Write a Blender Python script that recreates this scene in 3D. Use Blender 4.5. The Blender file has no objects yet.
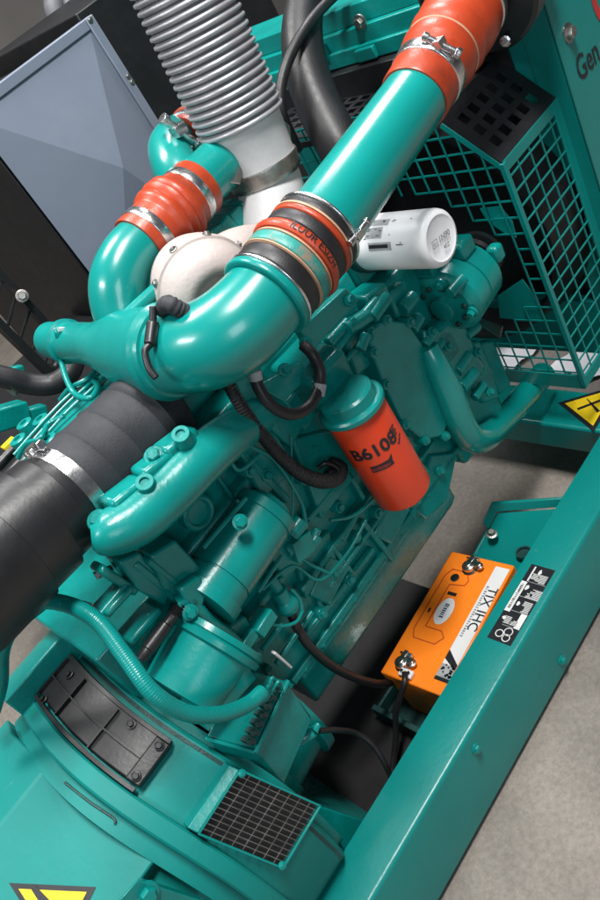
import bpy, bmesh, math, random
from mathutils import Vector, Matrix
random.seed(4)
V = Vector
scene = bpy.context.scene
COL = scene.collection
PI = math.pi

# ------------------------------------------------------------------ camera (solved from the vanishing points)
F = 798.0; CX, CY = 300.0, 450.0
ex = V((.5825, -.7172, .3826)).normalized()
ey = V((-.6626, -.1463, .7344)); ey = (ey - ex * ex.dot(ey)).normalized()
ez = ex.cross(ey)
EYE = V((0, -.9, 1.74))
def ray(px, py):
    c = V(((px - CX) / F, (py - CY) / F, 1.0))
    return V((ex.dot(c), ey.dot(c), ez.dot(c)))
def A(px, py, Y=None, X=None, Z=None):
    d = ray(px, py)
    if Y is not None: return EYE + d * ((Y - EYE.y) / d.y)
    if X is not None: return EYE + d * ((X - EYE.x) / d.x)
    return EYE + d * ((Z - EYE.z) / d.z)
cam_d = bpy.data.cameras.new('camera'); cam = bpy.data.objects.new('camera', cam_d); COL.objects.link(cam)
right = V((ex.x, ey.x, ez.x)); down = V((ex.y, ey.y, ez.y)); fwd = V((ex.z, ey.z, ez.z))
m = Matrix((right, -down, -fwd)).transposed().to_4x4(); m.translation = EYE
cam.matrix_world = m
cam_d.sensor_fit = 'VERTICAL'; cam_d.sensor_height = 24.0; cam_d.lens = 24.0 * F / 900.0
cam_d.clip_start = .02; cam_d.clip_end = 200
scene.camera = cam

# ------------------------------------------------------------------ materials
def new_mat(name):
    mt = bpy.data.materials.new(name); mt.use_nodes = True
    nt = mt.node_tree; b = nt.nodes['Principled BSDF']
    return mt, nt, b
def paint(name, col, rough=.3, var=.12, bump=.02, scale=18, metallic=0, coat=0, spec=.5, dirt=None, dirt_amt=.35, dscale=5, fine=0, specks=0):
    mt, nt, b = new_mat(name); N = nt.nodes; L = nt.links
    tc = N.new('ShaderNodeTexCoord')
    n1 = N.new('ShaderNodeTexNoise'); n1.inputs['Scale'].default_value = scale; n1.inputs['Detail'].default_value = 6
    L.new(tc.outputs['Object'], n1.inputs['Vector'])
    hsv = N.new('ShaderNodeHueSaturation'); hsv.inputs['Color'].default_value = (*col, 1)
    mr = N.new('ShaderNodeMapRange'); mr.inputs['To Min'].default_value = 1 - var; mr.inputs['To Max'].default_value = 1 + var
    mr.inputs['From Min'].default_value = .3; mr.inputs['From Max'].default_value = .7
    L.new(n1.outputs['Fac'], mr.inputs['Value']); L.new(mr.outputs['Result'], hsv.inputs['Value'])
    out = hsv.outputs['Color']
    if dirt:
        n3 = N.new('ShaderNodeTexNoise'); n3.inputs['Scale'].default_value = dscale; n3.inputs['Detail'].default_value = 9; n3.inputs['Roughness'].default_value = .7
        L.new(tc.outputs['Object'], n3.inputs['Vector'])
        r3 = N.new('ShaderNodeMapRange'); r3.inputs['From Min'].default_value = .52; r3.inputs['From Max'].default_value = .78
        r3.inputs['To Max'].default_value = dirt_amt; L.new(n3.outputs['Fac'], r3.inputs['Value'])
        mx = N.new('ShaderNodeMix'); mx.data_type = 'RGBA'
        L.new(r3.outputs['Result'], mx.inputs['Factor']); L.new(out, mx.inputs['A']); mx.inputs['B'].default_value = (*dirt, 1)
        out = mx.outputs['Result']
    if specks:
        n5 = N.new('ShaderNodeTexNoise'); n5.inputs['Scale'].default_value = specks; n5.inputs['Detail'].default_value = 4; n5.inputs['Roughness'].default_value = .8
        mp = N.new('ShaderNodeMapping'); mp.inputs['Scale'].default_value = (.35, 1, 1); L.new(tc.outputs['Object'], mp.inputs['Vector']); L.new(mp.outputs['Vector'], n5.inputs['Vector'])
        r5 = N.new('ShaderNodeMapRange'); r5.inputs['From Min'].default_value = .66; r5.inputs['From Max'].default_value = .72; r5.inputs['To Max'].default_value = .45
        L.new(n5.outputs['Fac'], r5.inputs['Value'])
        m5 = N.new('ShaderNodeMix'); m5.data_type = 'RGBA'; m5.inputs['B'].default_value = (.12, .24, .22, 1)
        L.new(r5.outputs['Result'], m5.inputs['Factor']); L.new(out, m5.inputs['A']); out = m5.outputs['Result']
    L.new(out, b.inputs['Base Color'])
    rr = N.new('ShaderNodeMapRange'); rr.inputs['To Min'].default_value = max(.03, rough - .07); rr.inputs['To Max'].default_value = rough + .1
    n2 = N.new('ShaderNodeTexNoise'); n2.inputs['Scale'].default_value = scale * 2.3; n2.inputs['Detail'].default_value = 5
    L.new(tc.outputs['Object'], n2.inputs['Vector']); L.new(n2.outputs['Fac'], rr.inputs['Value'])
    L.new(rr.outputs['Result'], b.inputs['Roughness'])
    b.inputs['Metallic'].default_value = metallic; b.inputs['Specular IOR Level'].default_value = spec
    b.inputs['Coat Weight'].default_value = coat; b.inputs['Coat Roughness'].default_value = .12
    if bump:
        nb = N.new('ShaderNodeTexNoise'); nb.inputs['Scale'].default_value = fine or scale * 9; nb.inputs['Detail'].default_value = 3
        L.new(tc.outputs['Object'], nb.inputs['Vector'])
        bp = N.new('ShaderNodeBump'); bp.inputs['Strength'].default_value = bump; bp.inputs['Distance'].default_value = .01
        L.new(nb.outputs['Fac'], bp.inputs['Height']); L.new(bp.outputs['Normal'], b.inputs['Normal'])
    return mt
TEALC = (.002, .215, .195)
M = {}
M['teal'] = paint('teal_gloss_paint', TEALC, .27, .10, .05, 12, specks=90, spec=.42, dirt=(.02, .16, .14), dirt_amt=.35)
M['tealcast'] = paint('teal_painted_casting', (.0015, .205, .186), .25, .12, .06, 22, spec=.42, fine=120, dirt=(.003, .08, .074), dirt_amt=.55, dscale=9)
M['tealsheet'] = paint('teal_painted_sheet', (.0015, .20, .183), .30, .08, .05, 5, specks=70, fine=90, dirt=(.015, .14, .12), dirt_amt=.35)
M['tealpipe'] = paint('teal_pipe_enamel', (.0015, .225, .202), .25, .05, .012, 7, coat=.35, fine=40)
M['black'] = paint('black_powder_coat', (.009, .0095, .011), .42, .2, .05, 20, dirt=(.03, .03, .033), dirt_amt=.3)
M['blackplastic'] = paint('black_plastic', (.011, .0115, .013), .38, .2, .03, 14, dirt=(.05, .05, .055), dirt_amt=.25)
M['rubber'] = paint('dark_grey_rubber', (.028, .030, .035), .62, .15, .1, 30, spec=.3, fine=260, dirt=(.06, .06, .066), dirt_amt=.3)
M['blackrubber'] = paint('black_rubber', (.011, .011, .0125), .46, .2, .06, 25)
M['braid'] = paint('black_loom', (.012, .012, .013), .5, .3, .3, 40, fine=420)
M['orangehose'] = paint('orange_silicone', (.38, .042, .011), .36, .14, .05, 16, fine=150, dirt=(.13, .022, .012), dirt_amt=.7, dscale=12)
M['filterred'] = paint('red_orange_enamel', (.60, .042, .010), .3, .05, .02, 10, coat=.2)
M['batteryorange'] = paint('orange_plastic', (.92, .22, .012), .38, .04, .03, 14, fine=220)
M['white'] = paint('white_enamel', (.80, .81, .82), .40, .03, .02, 12)
M['label'] = paint('white_label_film', (.70, .70, .69), .4, .04, 0, 20)
M['greylabel'] = paint('grey_label_print', (.33, .34, .35), .45, .2, 0, 60)
M['ink'] = paint('black_ink', (.012, .013, .016), .4, .1, 0, 30)
M['paleink'] = paint('faded_ink', (.22, .23, .25), .45, .1, 0, 30)
M['redink'] = paint('red_ink', (.42, .03, .03), .4, .1, 0, 30)
M['blueink'] = paint('navy_ink', (.012, .035, .10), .4, .1, 0, 30)
M['yellow'] = paint('yellow_sticker', (.80, .56, .012), .38, .05, 0, 20)
M['steel'] = paint('zinc_steel', (.62, .62, .62), .24, .15, .05, 40, metallic=1)
M['dullsteel'] = paint('dull_steel', (.36, .35, .33), .38, .3, .12, 40, metallic=1, dirt=(.18, .11, .07), dirt_amt=.7, dscale=30)
M['wrap'] = paint('cream_heat_wrap', (.43, .365, .345), .6, .06, .12, 14, fine=110, dirt=(.38, .30, .26), dirt_amt=.4, dscale=12)
M['ash'] = paint('pale_grey_metal', (.50, .50, .505), .45, .1, .06, 14, metallic=0, dirt=(.38, .36, .34), dirt_amt=.6, dscale=11)
M['bellows'] = paint('grey_flexible_metal', (.40, .40, .42), .36, .1, .05, 30, metallic=.45)
M['cabinet'] = paint('blue_grey_sheet', (.175, .205, .265), .40, .05, .02, 4, spec=.6, fine=30, dirt=(.23, .25, .30), dirt_amt=.5, dscale=3)
M['teallabel'] = paint('teal_stained_band', (.02, .22, .19), .4, .2, .1, 30, dirt=(.42, .14, .07), dirt_amt=.9, dscale=24)
M['tan'] = paint('tan_band_edge', (.48, .28, .17), .45, .2, .05, 30)
M['darkgrime'] = paint('oily_dark_paint', (.006, .045, .042), .5, .3, .2, 18)
M['oilpan_or_shade'] = paint('engine_shade_black', (.0045, .0045, .005), .6, .4, .06, 9, dirt=(.012, .0115, .011), dirt_amt=.7, dscale=4, fine=60)  # near-black colour carries the shade under the engine
M['tealmatte'] = paint('teal_satin_sheet', (.002, .205, .185), .5, .08, .05, 5, specks=50, spec=.3, fine=60, dirt=(.02, .16, .145), dirt_amt=.4, dscale=3)
M['bgwall'] = paint('taupe_wall_paint', (.20, .19, .175), .8, .1, .02, 2, dirt=(.13, .12, .11), dirt_amt=.5, dscale=1)
M['bgpost'] = paint('grey_painted_post', (.16, .165, .18), .5, .1, .02, 3)
M['sheet'] = paint('lit_floor_white', (.85, .83, .85), .4, .05, .2, 6, fine=9)  # white that stands for bright light on the floor
def concrete():
    mt, nt, b = new_mat('worn_concrete'); N = nt.nodes; L = nt.links
    tc = N.new('ShaderNodeTexCoord')
    n1 = N.new('ShaderNodeTexNoise'); n1.inputs['Scale'].default_value = 3.2; n1.inputs['Detail'].default_value = 12; n1.inputs['Roughness'].default_value = .68
    n2 = N.new('ShaderNodeTexNoise'); n2.inputs['Scale'].default_value = 75; n2.inputs['Detail'].default_value = 8; n2.inputs['Roughness'].default_value = .75
    for n in (n1, n2): L.new(tc.outputs['Object'], n.inputs['Vector'])
    r = N.new('ShaderNodeValToRGB'); e = r.color_ramp.elements
    e[0].position = .3; e[0].color = (.17, .149, .127, 1); e[1].position = .7; e[1].color = (.30, .266, .23, 1)
    x = e.new(.5); x.color = (.235, .208, .18, 1)
    L.new(n1.outputs['Fac'], r.inputs['Fac'])
    r2 = N.new('ShaderNodeMapRange'); r2.inputs['From Min'].default_value = .25; r2.inputs['From Max'].default_value = .75
    r2.inputs['To Min'].default_value = .66; r2.inputs['To Max'].default_value = 1.35; L.new(n2.outputs['Fac'], r2.inputs['Value'])
    h = N.new('ShaderNodeHueSaturation'); L.new(r.outputs['Color'], h.inputs['Color']); L.new(r2.outputs['Result'], h.inputs['Value'])
    # dark oil stains and thin pale scratches
    n3 = N.new('ShaderNodeTexNoise'); n3.inputs['Scale'].default_value = 1.7; n3.inputs['Detail'].default_value = 6; n3.inputs['Distortion'].default_value = .8
    L.new(tc.outputs['Object'], n3.inputs['Vector'])
    r3 = N.new('ShaderNodeMapRange'); r3.inputs['From Min'].default_value = .55; r3.inputs['From Max'].default_value = .75; r3.inputs['To Max'].default_value = .55
    L.new(n3.outputs['Fac'], r3.inputs['Value'])
    mx = N.new('ShaderNodeMix'); mx.data_type = 'RGBA'; mx.inputs['B'].default_value = (.065, .058, .052, 1)
    L.new(r3.outputs['Result'], mx.inputs['Factor']); L.new(h.outputs['Color'], mx.inputs['A'])
    wv = N.new('ShaderNodeTexVoronoi'); wv.feature = 'DISTANCE_TO_EDGE'; wv.inputs['Scale'].default_value = 1.1
    nd = N.new('ShaderNodeTexNoise'); nd.inputs['Scale'].default_value = 5; L.new(tc.outputs['Object'], nd.inputs['Vector'])
    mv = N.new('ShaderNodeMix'); mv.data_type = 'RGBA'; mv.inputs['Factor'].default_value = .12
    L.new(tc.outputs['Object'], mv.inputs['A']); L.new(nd.outputs['Color'], mv.inputs['B']); L.new(mv.outputs['Result'], wv.inputs['Vector'])
    cr = N.new('ShaderNodeMapRange'); cr.inputs['From Max'].default_value = .006; cr.inputs['To Min'].default_value = .0; cr.inputs['To Max'].default_value = 0
    L.new(wv.outputs['Distance'], cr.inputs['Value'])
    mc = N.new('ShaderNodeMix'); mc.data_type = 'RGBA'; mc.inputs['B'].default_value = (.07, .06, .055, 1)
    L.new(cr.outputs['Result'], mc.inputs['Factor']); L.new(mx.outputs['Result'], mc.inputs['A'])
    L.new(mc.outputs['Result'], b.inputs['Base Color'])
    b.inputs['Roughness'].default_value = .62
    bp = N.new('ShaderNodeBump'); bp.inputs['Strength'].default_value = .6; bp.inputs['Distance'].default_value = .004
    L.new(n2.outputs['Fac'], bp.inputs['Height']); L.new(bp.outputs['Normal'], b.inputs['Normal'])
    return mt
M['concrete'] = concrete()

# ------------------------------------------------------------------ mesh helpers
def frame(n):
    n = n.normalized(); a = V((0, 0, 1)) if abs(n.z) < .9 else V((1, 0, 0))
    u = a.cross(n).normalized(); return u, n.cross(u), n
def lathe(bm, p, axis, prof, seg=32, cap=True):
    """prof: (distance along axis, radius) pairs"""
    u, w, n = frame(axis); rings = []
    for t, r in prof:
        rings.append([bm.verts.new(p + n * t + (u * math.cos(2 * PI * k / seg) + w * math.sin(2 * PI * k / seg)) * r) for k in range(seg)])
    for a, b in zip(rings, rings[1:]):
        for k in range(seg): bm.faces.new((a[k], a[(k + 1) % seg], b[(k + 1) % seg], b[k]))
    if cap:
        bm.faces.new(rings[0][::-1]); bm.faces.new(rings[-1])
def cyl(bm, a, b, r, r2=None, seg=24, cham=0):
    d = b - a; l = d.length; r2 = r if r2 is None else r2
    if cham: lathe(bm, a, d, [(0, r - cham), (cham, r), (l - cham, r2), (l, r2 - cham)], seg)
    else: lathe(bm, a, d, [(0, r), (l, r2)], seg)
def catmull(pts, n=8):
    if len(pts) < 3: return [p.copy() for p in pts]
    q = [pts[0] * 2 - pts[1]] + list(pts) + [pts[-1] * 2 - pts[-2]]; out = []
    for i in range(1, len(q) - 2):
        a, b, c, d = q[i - 1], q[i], q[i + 1], q[i + 2]
        for k in range(n):
            t = k / n
            out.append(.5 * ((2 * b) + (c - a) * t + (2 * a - 5 * b + 4 * c - d) * t * t + (3 * b - a - 3 * c + d) * t ** 3))
    out.append(q[-2].copy()); return out
def tube(bm, pts, r, seg=16, n=8, cap=True, rib=None, smooth=True):
    """r: a radius or a list (one per control point); rib=(pitch, depth) makes a corrugated loom"""
    rs = r if isinstance(r, (list, tuple)) else [r] * len(pts)
    if smooth:
        path = catmull(pts, n); rr = [c.x for c in catmull([V((x, 0, 0)) for x in rs], n)]
        if len(pts) < 3: rr = list(rs)
    else: path, rr = pts, rs
    if rib:
        L = [0]
        for a, b in zip(path, path[1:]): L.append(L[-1] + (b - a).length)
        cnt = max(4, int(L[-1] / rib[0] * 4)); np_, nr = [], []; j = 0
        for k in range(cnt + 1):
            s = L[-1] * k / cnt
            while j < len(L) - 2 and L[j + 1] < s: j += 1
            t = (s - L[j]) / max(1e-9, L[j + 1] - L[j])
            np_.append(path[j].lerp(path[j + 1], t)); nr.append(rr[j] * (1 - t) + rr[j + 1] * t + (rib[1] if k % 4 in (1, 2) else -rib[1]))
        path, rr = np_, nr
    T = [(path[min(i + 1, len(path) - 1)] - path[max(i - 1, 0)]).normalized() for i in range(len(path))]
    u = frame(T[0])[0]; rings = []
    for i, p in enumerate(path):
        u = (u - T[i] * u.dot(T[i])).normalized(); w = T[i].cross(u)
        rings.append([bm.verts.new(p + (u * math.cos(2 * PI * k / seg) + w * math.sin(2 * PI * k / seg)) * rr[i]) for k in range(seg)])
    for a, b in zip(rings, rings[1:]):
        for k in range(seg): bm.faces.new((a[k], a[(k + 1) % seg], b[(k + 1) % seg], b[k]))
    if cap: bm.faces.new(rings[0][::-1]); bm.faces.new(rings[-1])
def box(bm, c, s, rot=None, taper=None):
    vs = []
    for z in (-1, 1):
        for x, y in ((-1, -1), (1, -1), (1, 1), (-1, 1)):
            k = taper if (taper and z > 0) else (1, 1)
            p = V((x * s[0] / 2 * k[0], y * s[1] / 2 * k[1], z * s[2] / 2))
            if rot is not None: p = rot @ p
            vs.append(bm.verts.new(p + c))
    for f in ((3, 2, 1, 0), (4, 5, 6, 7), (0, 1, 5, 4), (1, 2, 6, 5), (2, 3, 7, 6), (3, 0, 4, 7)): bm.faces.new([vs[i] for i in f])
def bx(bm, x0, x1, y0, y1, z0, z1): box(bm, V(((x0 + x1) / 2, (y0 + y1) / 2, (z0 + z1) / 2)), (abs(x1 - x0), abs(y1 - y0), abs(z1 - z0)))
def prism(bm, poly, ext):
    """polygon (world points) extruded by the vector ext"""
    a = [bm.verts.new(p) for p in poly]; b = [bm.verts.new(p + ext) for p in poly]; n = len(poly)
    bm.faces.new(a); bm.faces.new(b[::-1])
    for i in range(n): bm.faces.new((a[i], b[i], b[(i + 1) % n], a[(i + 1) % n]))
def bar(bm, a, b, w, h, up=V((0, 0, 1))):
    d = (b - a); n = d.normalized(); u = up.cross(n)
    if u.length < 1e-4: u = V((1, 0, 0)).cross(n)
    u.normalize(); v = n.cross(u)
    prism(bm, [a + u * w / 2 + v * h / 2, a - u * w / 2 + v * h / 2, a - u * w / 2 - v * h / 2, a + u * w / 2 - v * h / 2], d)
def bolt(bm, p, n, r=.009, h=.008, wash=True):
    n = n.normalized()
    if wash: lathe(bm, p, n, [(-.003, r * 1.45), (.002, r * 1.45), (.0025, r * 1.3)], 16)
    lathe(bm, p, n, [(0, r), (h * .8, r), (h, r * .82)], 6)
def sphere(bm, c, r, sc=(1, 1, 1), u=20, v=12):
    mt = Matrix.Translation(c) @ Matrix.Diagonal((*[r * s for s in sc], 1)); bmesh.ops.create_uvsphere(bm, u_segments=u, v_segments=v, radius=1, matrix=mt)
def mesh_grid(bm, o, u, v, nu, nv, w=.004, t=.004, keep=None, off=0):
    """crossing flat bars over the parallelogram o, o+u, o+v; keep(s, t) drops cells out of a cut-out"""
    n = u.cross(v).normalized()
    def seg(a, b, h):
        bar(bm, a + n * h, b + n * h, t, w, up=n.cross((b - a).normalized()))
    for i in range(nu + 1):
        for j in range(nv):
            s, q = i / nu, (j + .5) / nv
            if keep is None or keep(s, q): seg(o + u * s + v * (j / nv), o + u * s + v * ((j + 1) / nv), 0)
    for j in range(nv + 1):
        for i in range(nu):
            s, q = (i + .5) / nu, j / nv
            if keep is None or keep(s, q): seg(o + v * q + u * (i / nu), o + v * q + u * ((i + 1) / nu), .0007)
def new(): return bmesh.new()
def obj(name, bm, mat, parent=None, bevel=0, ang=38, kind=None, label=None):
    bmesh.ops.recalc_face_normals(bm, faces=bm.faces)
    for f in bm.faces: f.smooth = True
    for e in bm.edges:
        if len(e.link_faces) == 2 and e.calc_face_angle(0) > math.radians(ang): e.smooth = False
    me = bpy.data.meshes.new(name); bm.to_mesh(me); bm.free()
    me.materials.append(M[mat] if isinstance(mat, str) else mat)
    o = bpy.data.objects.new(name, me); COL.objects.link(o)
    if parent is not None:
        o.parent = parent; o.matrix_parent_inverse = WORLD[parent.name].inverted() if parent.name in WORLD else Matrix()
    if bevel:
        md = o.modifiers.new('bevel', 'BEVEL'); md.width = bevel; md.segments = 2; md.limit_method = 'ANGLE'; md.angle_limit = math.radians(ang)
    if kind: o['kind'] = kind
    if label: o['label'] = label
    return o
WORLD = {}
def thing(name, label, cat, loc, group=None):
    o = bpy.data.objects.new(name, None); COL.objects.link(o); o.location = loc; o.empty_display_size = .05
    WORLD[o.name] = Matrix.Translation(loc)
    o['label'] = label; o['category'] = cat
    if group: o['group'] = group
    return o
def tag(o, label, cat, group=None):
    o['label'] = label; o['category'] = cat
    if group: o['group'] = group
    return o
def text_mesh(bm, s, size, fn, bold=0):
    """writes s (cap height about .7*size) with fn mapping the flat (x, y) of each vertex to the world"""
    cu = bpy.data.curves.new('lettering', 'FONT'); cu.body = s; cu.size = size; cu.offset = bold; cu.resolution_u = 3
    o = bpy.data.objects.new('lettering', cu); COL.objects.link(o)
    bpy.context.view_layer.update()
    me = bpy.data.meshes.new_from_object(o.evaluated_get(bpy.context.evaluated_depsgraph_get()))
    vs = [bm.verts.new(fn(v.co.x, v.co.y)) for v in me.vertices]
    for p in me.polygons:
        try: bm.faces.new([vs[i] for i in p.vertices])
        except ValueError: pass
    wid = max((v.co.x for v in me.vertices), default=0)
    bpy.data.objects.remove(o); bpy.data.curves.remove(cu); bpy.data.meshes.remove(me)
    return wid
def flat(o, u, v, n, h): return lambda x, y: o + u * x + v * y + n * h
def quad(bm, pts): bm.faces.new([bm.verts.new(p) for p in pts])
def rect_on(bm, fn, x0, y0, x1, y1, nx=1):
    """a rectangle in the flat space of fn, split nx times so that it can follow a curve"""
    for i in range(nx):
        a = x0 + (x1 - x0) * i / nx; b = x0 + (x1 - x0) * (i + 1) / nx
        quad(bm, [fn(a, y0), fn(b, y0), fn(b, y1), fn(a, y1)])
def marks(bm, fn, wid, h, n):
    """a line of print too small to read: uneven upright strokes"""
    for k in range(n):
        x = wid * k / n; hh = h * random.uniform(.6, 1); rect_on(bm, fn, x, 0, x + wid / n * random.uniform(.35, .7), hh)
X, Y, Z = V((1, 0, 0)), V((0, 1, 0)), V((0, 0, 1))

# ------------------------------------------------------------------ setting
bm = new(); quad(bm, [V((-30, -30, 0)), V((30, -30, 0)), V((30, 30, 0)), V((-30, 30, 0))])
obj('floor', bm, 'concrete', kind='structure')
bm = new(); bx(bm, -8, 14, 6.0, 6.2, 0, 4.5)
tag(obj('workshop_wall', bm, 'bgwall'), 'plain taupe wall far behind the machines', 'wall')

# ------------------------------------------------------------------ skid base
skid = thing('skid_base', 'teal folded steel base frame the whole generator stands on', 'base frame', V((.6, .45, 0)))
RT = .2405; RB = .022
bm = new()
x0, x1 = -1.2, 2.6
prof = [(0, RB), (0, RT - .010), (.0015, RT - .0055), (.0045, RT - .0020), (.0095, RT), (.108, RT), (.108, RT - .03), (.104, RT - .03), (.104, RT - .004), (.012, RT - .004), (.004, RT - .012), (.004, RB + .004), (.07, RB + .004), (.07, RB)]
prism(bm, [V((x0, y, z)) for y, z in prof], X * (x1 - x0))
obj('side_rail', bm, 'tealsheet', skid, ang=50)
bm = new(); prism(bm, [V((x0, .94 - y, z)) for y, z in prof], X * (x1 - x0)); obj('side_rail', bm, 'tealsheet', skid, ang=50)
bm = new(); bx(bm, 1.292, 1.43, .109, .83, .135, .232); obj('cross_member', bm, 'tealsheet', skid, .008)
bm = new(); bx(bm, -.75, -.6, .109, .83, .05, .232); obj('cross_member', bm, 'tealsheet', skid, .008)
# rail bolts
for px, py in ((476, 748), (562, 660)):
    bm = new(); p = A(px, py, Y=0); bolt(bm, V((p.x, -.0005, p.z)), -Y, .0095, .009); obj('rail_bolt', bm, 'teal', skid)
# mounting bracket beside the battery
bm = new()
tz = .205
poly = [V((.955, .262, tz)), V((1.015, .1085, tz)), V((.86, .1085, tz)), V((.85, .29, tz - .03))]
prism(bm, [V((.945, .285, .18)), V((.985, .27, .21)), V((1.045, .1085, .21)), V((.80, .1085, .17)), V((.835, .305, .14))], Z * -.01)
prism(bm, [V((.945, .287, .18)), V((.985, .272, .212)), V((1.047, .1085, .212)), V((1.055, .1085, .235)), V((.992, .285, .235)), V((.948, .30, .20))], X * .008)
prism(bm, [V((.835, .305, .14)), V((.945, .287, .18)), V((.945, .287, .03)), V((.835, .305, .03))], Y * .008)
br = obj('mounting_bracket', bm, 'tealsheet', skid, .002)
bm = new(); p = A(524, 553, Z=.19); lathe(bm, p - Z * .004, V((.12, 0, 1)), [(0, .021), (.008, .021), (.008, .016), (.001, .016), (.0005, .003)], 24); obj('mount_hole', bm, 'darkgrime', br)
bm = new(); bolt(bm, A(492, 534, Z=.205), V((0, -.2, 1)), .010, .012); obj('bracket_bolt', bm, 'dullsteel', br)
bm = new(); bx(bm, -.58, .80, .112, .86, .024, .027); obj('shade_sheet', bm, 'oilpan_or_shade', skid)  # added dark sheet standing in for the shadow on the floor under the engine
# battery tray
bm = new(); bx(bm, .42, .86, .109, .36, .028, .036); bx(bm, .405, .42, .109, .36, .028, .09); bx(bm, .42, .86, .352, .36, .036, .075); obj('battery_tray', bm, 'darkgrime', skid, .002)
# instruction decal strip on the rail top
def rail(px, py): return A(px, py, Z=RT + .0006)
c0, c1 = rail(505, 640), rail(553, 560)
u = V((1, 0, 0)); o0 = V((rail(497, 641).x, .021, RT + .0008)); Ld = .215; Wd = .062
fn = lambda x, y, h=0: V((o0.x + x, o0.y + y, RT + .0008 + h))
bm = new(); rect_on(bm, fn, 0, 0, Ld, Wd); dec = obj('instruction_decal', bm, 'ink', skid)
fh = lambda x, y: fn(x, y, .0006)
bm = new()
rect_on(bm, fh, .078, .046, .165, Wd - .001)          # white heading bar
rect_on(bm, fh, .043, .002, .083, .017)
rect_on(bm, fh, .168, .046, .21, .050)
for bx0, by0, cnt, ln in ((.048, .040, 6, .024), (.048, .022, 4, .017), (.086, .012, 9, .024), (.125, .006, 8, .03), (.125, .026, 4, .018), (.17, .014, 7, .027), (.176, .036, 5, .02)):
    for k in range(cnt):
        rect_on(bm, fh, bx0 + k * .0034, by0 - .008, bx0 + k * .0034 + .0017, by0 - .008 + ln * random.uniform(.55, 1))
for sx in (.0425, .0835, .1245, .1668): rect_on(bm, fh, sx, .0, sx + .0006, .046)
for cx_, cy_, r_ in ((.020, .040, .010), (.030, .022, .011), (.014, .020, .010)):       # three-lobed emblem
    for k in range(18):
        a, b = 2 * PI * k / 18, 2 * PI * (k + 1) / 18
        quad(bm, [fh(cx_ + math.cos(t) * q, cy_ + math.sin(t) * q) for t, q in ((a, r_), (b, r_), (b, r_ - .0022), (a, r_ - .0022))])
for cx_, cy_ in ((.105, .038), (.150, .040), (.198, .030), (.06, .050)):                 # pictogram blobs
    n_ = 9; quad(bm, [fh(cx_ + math.cos(2 * PI * k / n_) * random.uniform(.004, .009), cy_ + math.sin(2 * PI * k / n_) * random.uniform(.003, .006)) for k in range(n_)])
obj('decal_print', bm, 'label', dec)
bm = new(); marks(bm, lambda x, y: fn(.087 + x, .0505 + y, .0011), .072, .0075, 16); obj('decal_heading', bm, 'ink', dec)
# warning triangle on the cross member
def warn(parent, pts, off, inner, marks):
    """pts three corners; inner shrink; marks: strips in barycentric-like (s, t)"""
    n = (pts[1] - pts[0]).cross(pts[2] - pts[0]).normalized()
    if n.dot(EYE - pts[0]) < 0: n = -n
    c = sum(pts, V()) / 3
    b = new(); quad(b, [p + n * off for p in pts]); t = obj('warning_sticker', b, 'ink', parent)
    b = new(); quad(b, [c + (p - c) * inner + n * (off + .0006) for p in pts]); obj('sticker_field', b, 'yellow', t)
    b = new()
    for mk in marks: quad(b, [pts[0] + (pts[1] - pts[0]) * s + (pts[2] - pts[0]) * q + n * (off + .0012) for s, q in mk])
    obj('sticker_symbol', b, 'ink', t)
zt = .2326
w0, w1, w2 = A(558, 403, Z=zt), A(594, 432, Z=zt), A(622, 384, Z=zt)
warn(skid, [w0, w1, w2], .0008, .78, [
    [(.30, .14), (.36, .12), (.30, .55), (.24, .57)], [(.10, .40), (.15, .38), (.56, .30), (.54, .36)],
    [(.52, .36), (.545, .35), (.49, .47), (.465, .48)], [(.58, .36), (.60, .35), (.55, .45), (.53, .46)]])

# ------------------------------------------------------------------ battery
ang_b = math.radians(3.5)
bu = V((math.cos(ang_b), math.sin(ang_b), 0)); bv = V((-math.sin(ang_b), math.cos(ang_b), 0))
BT = .218
bp0 = A(380, 672, Z=BT)               # left far top corner
bl, bw = (A(448, 550, Z=BT) - bp0).length, .184
bat = thing('battery', 'bright orange lead acid battery inside the teal rail', 'battery', V((.63, .22, .036)))
bc = bp0 + bu * bl / 2 - bv * bw / 2
Rb = Matrix.Rotation(ang_b, 3, 'Z')
bm = new(); box(bm, V((bc.x, bc.y, (.037 + BT - .028) / 2)), (bl - .01, bw - .01, BT - .028 - .037), Rb); obj('case', bm, 'batteryorange', bat, .005)
bm = new(); box(bm, V((bc.x, bc.y, BT - .014)), (bl, bw, .028), Rb)
lid = obj('lid', bm, 'batteryorange', bat, .004)
def bt(s, t, h=0): return bp0 + bu * (s * bl) - bv * (t * bw) + Z * h      # s along, t towards the rail
# raised handle outline: groove strips
bm = new()
def strip(bm, pts, w, h, fn):
    for (a, b) in zip(pts, pts[1:]):
        pa, pb = fn(*a), fn(*b); bar(bm, pa, pb, w, h)
H = [(.80, .50), (.86, .42), (.86, .18), (.80, .12), (.36, .12), (.30, .18), (.30, .52), (.36, .60), (.40, .52), (.40, .26), (.74, .26), (.76, .48), (.80, .50)]
strip(bm, H, .0028, .002, lambda s, t: bt(s, t, .0005)); obj('handle', bm, paint('dark_orange_groove', (.50, .085, .008), .5, .05, 0), lid)
def ellipse(bm, s, t, a, b, h, n=28, fn=bt): quad(bm, [fn(s + math.cos(2 * PI * k / n) * a, t + math.sin(2 * PI * k / n) * b, h) for k in range(n)])
bm = new(); lathe(bm, bt(.80, .28), Z, [(-.002, .0115), (.0015, .0115), (.002, .010)], 24); obj('vent_cap', bm, 'blackplastic', lid)
bm = new(); ellipse(bm, .54, .40, .105, .12, .0012); lg = obj('logo_badge', bm, 'label', lid)
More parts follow.
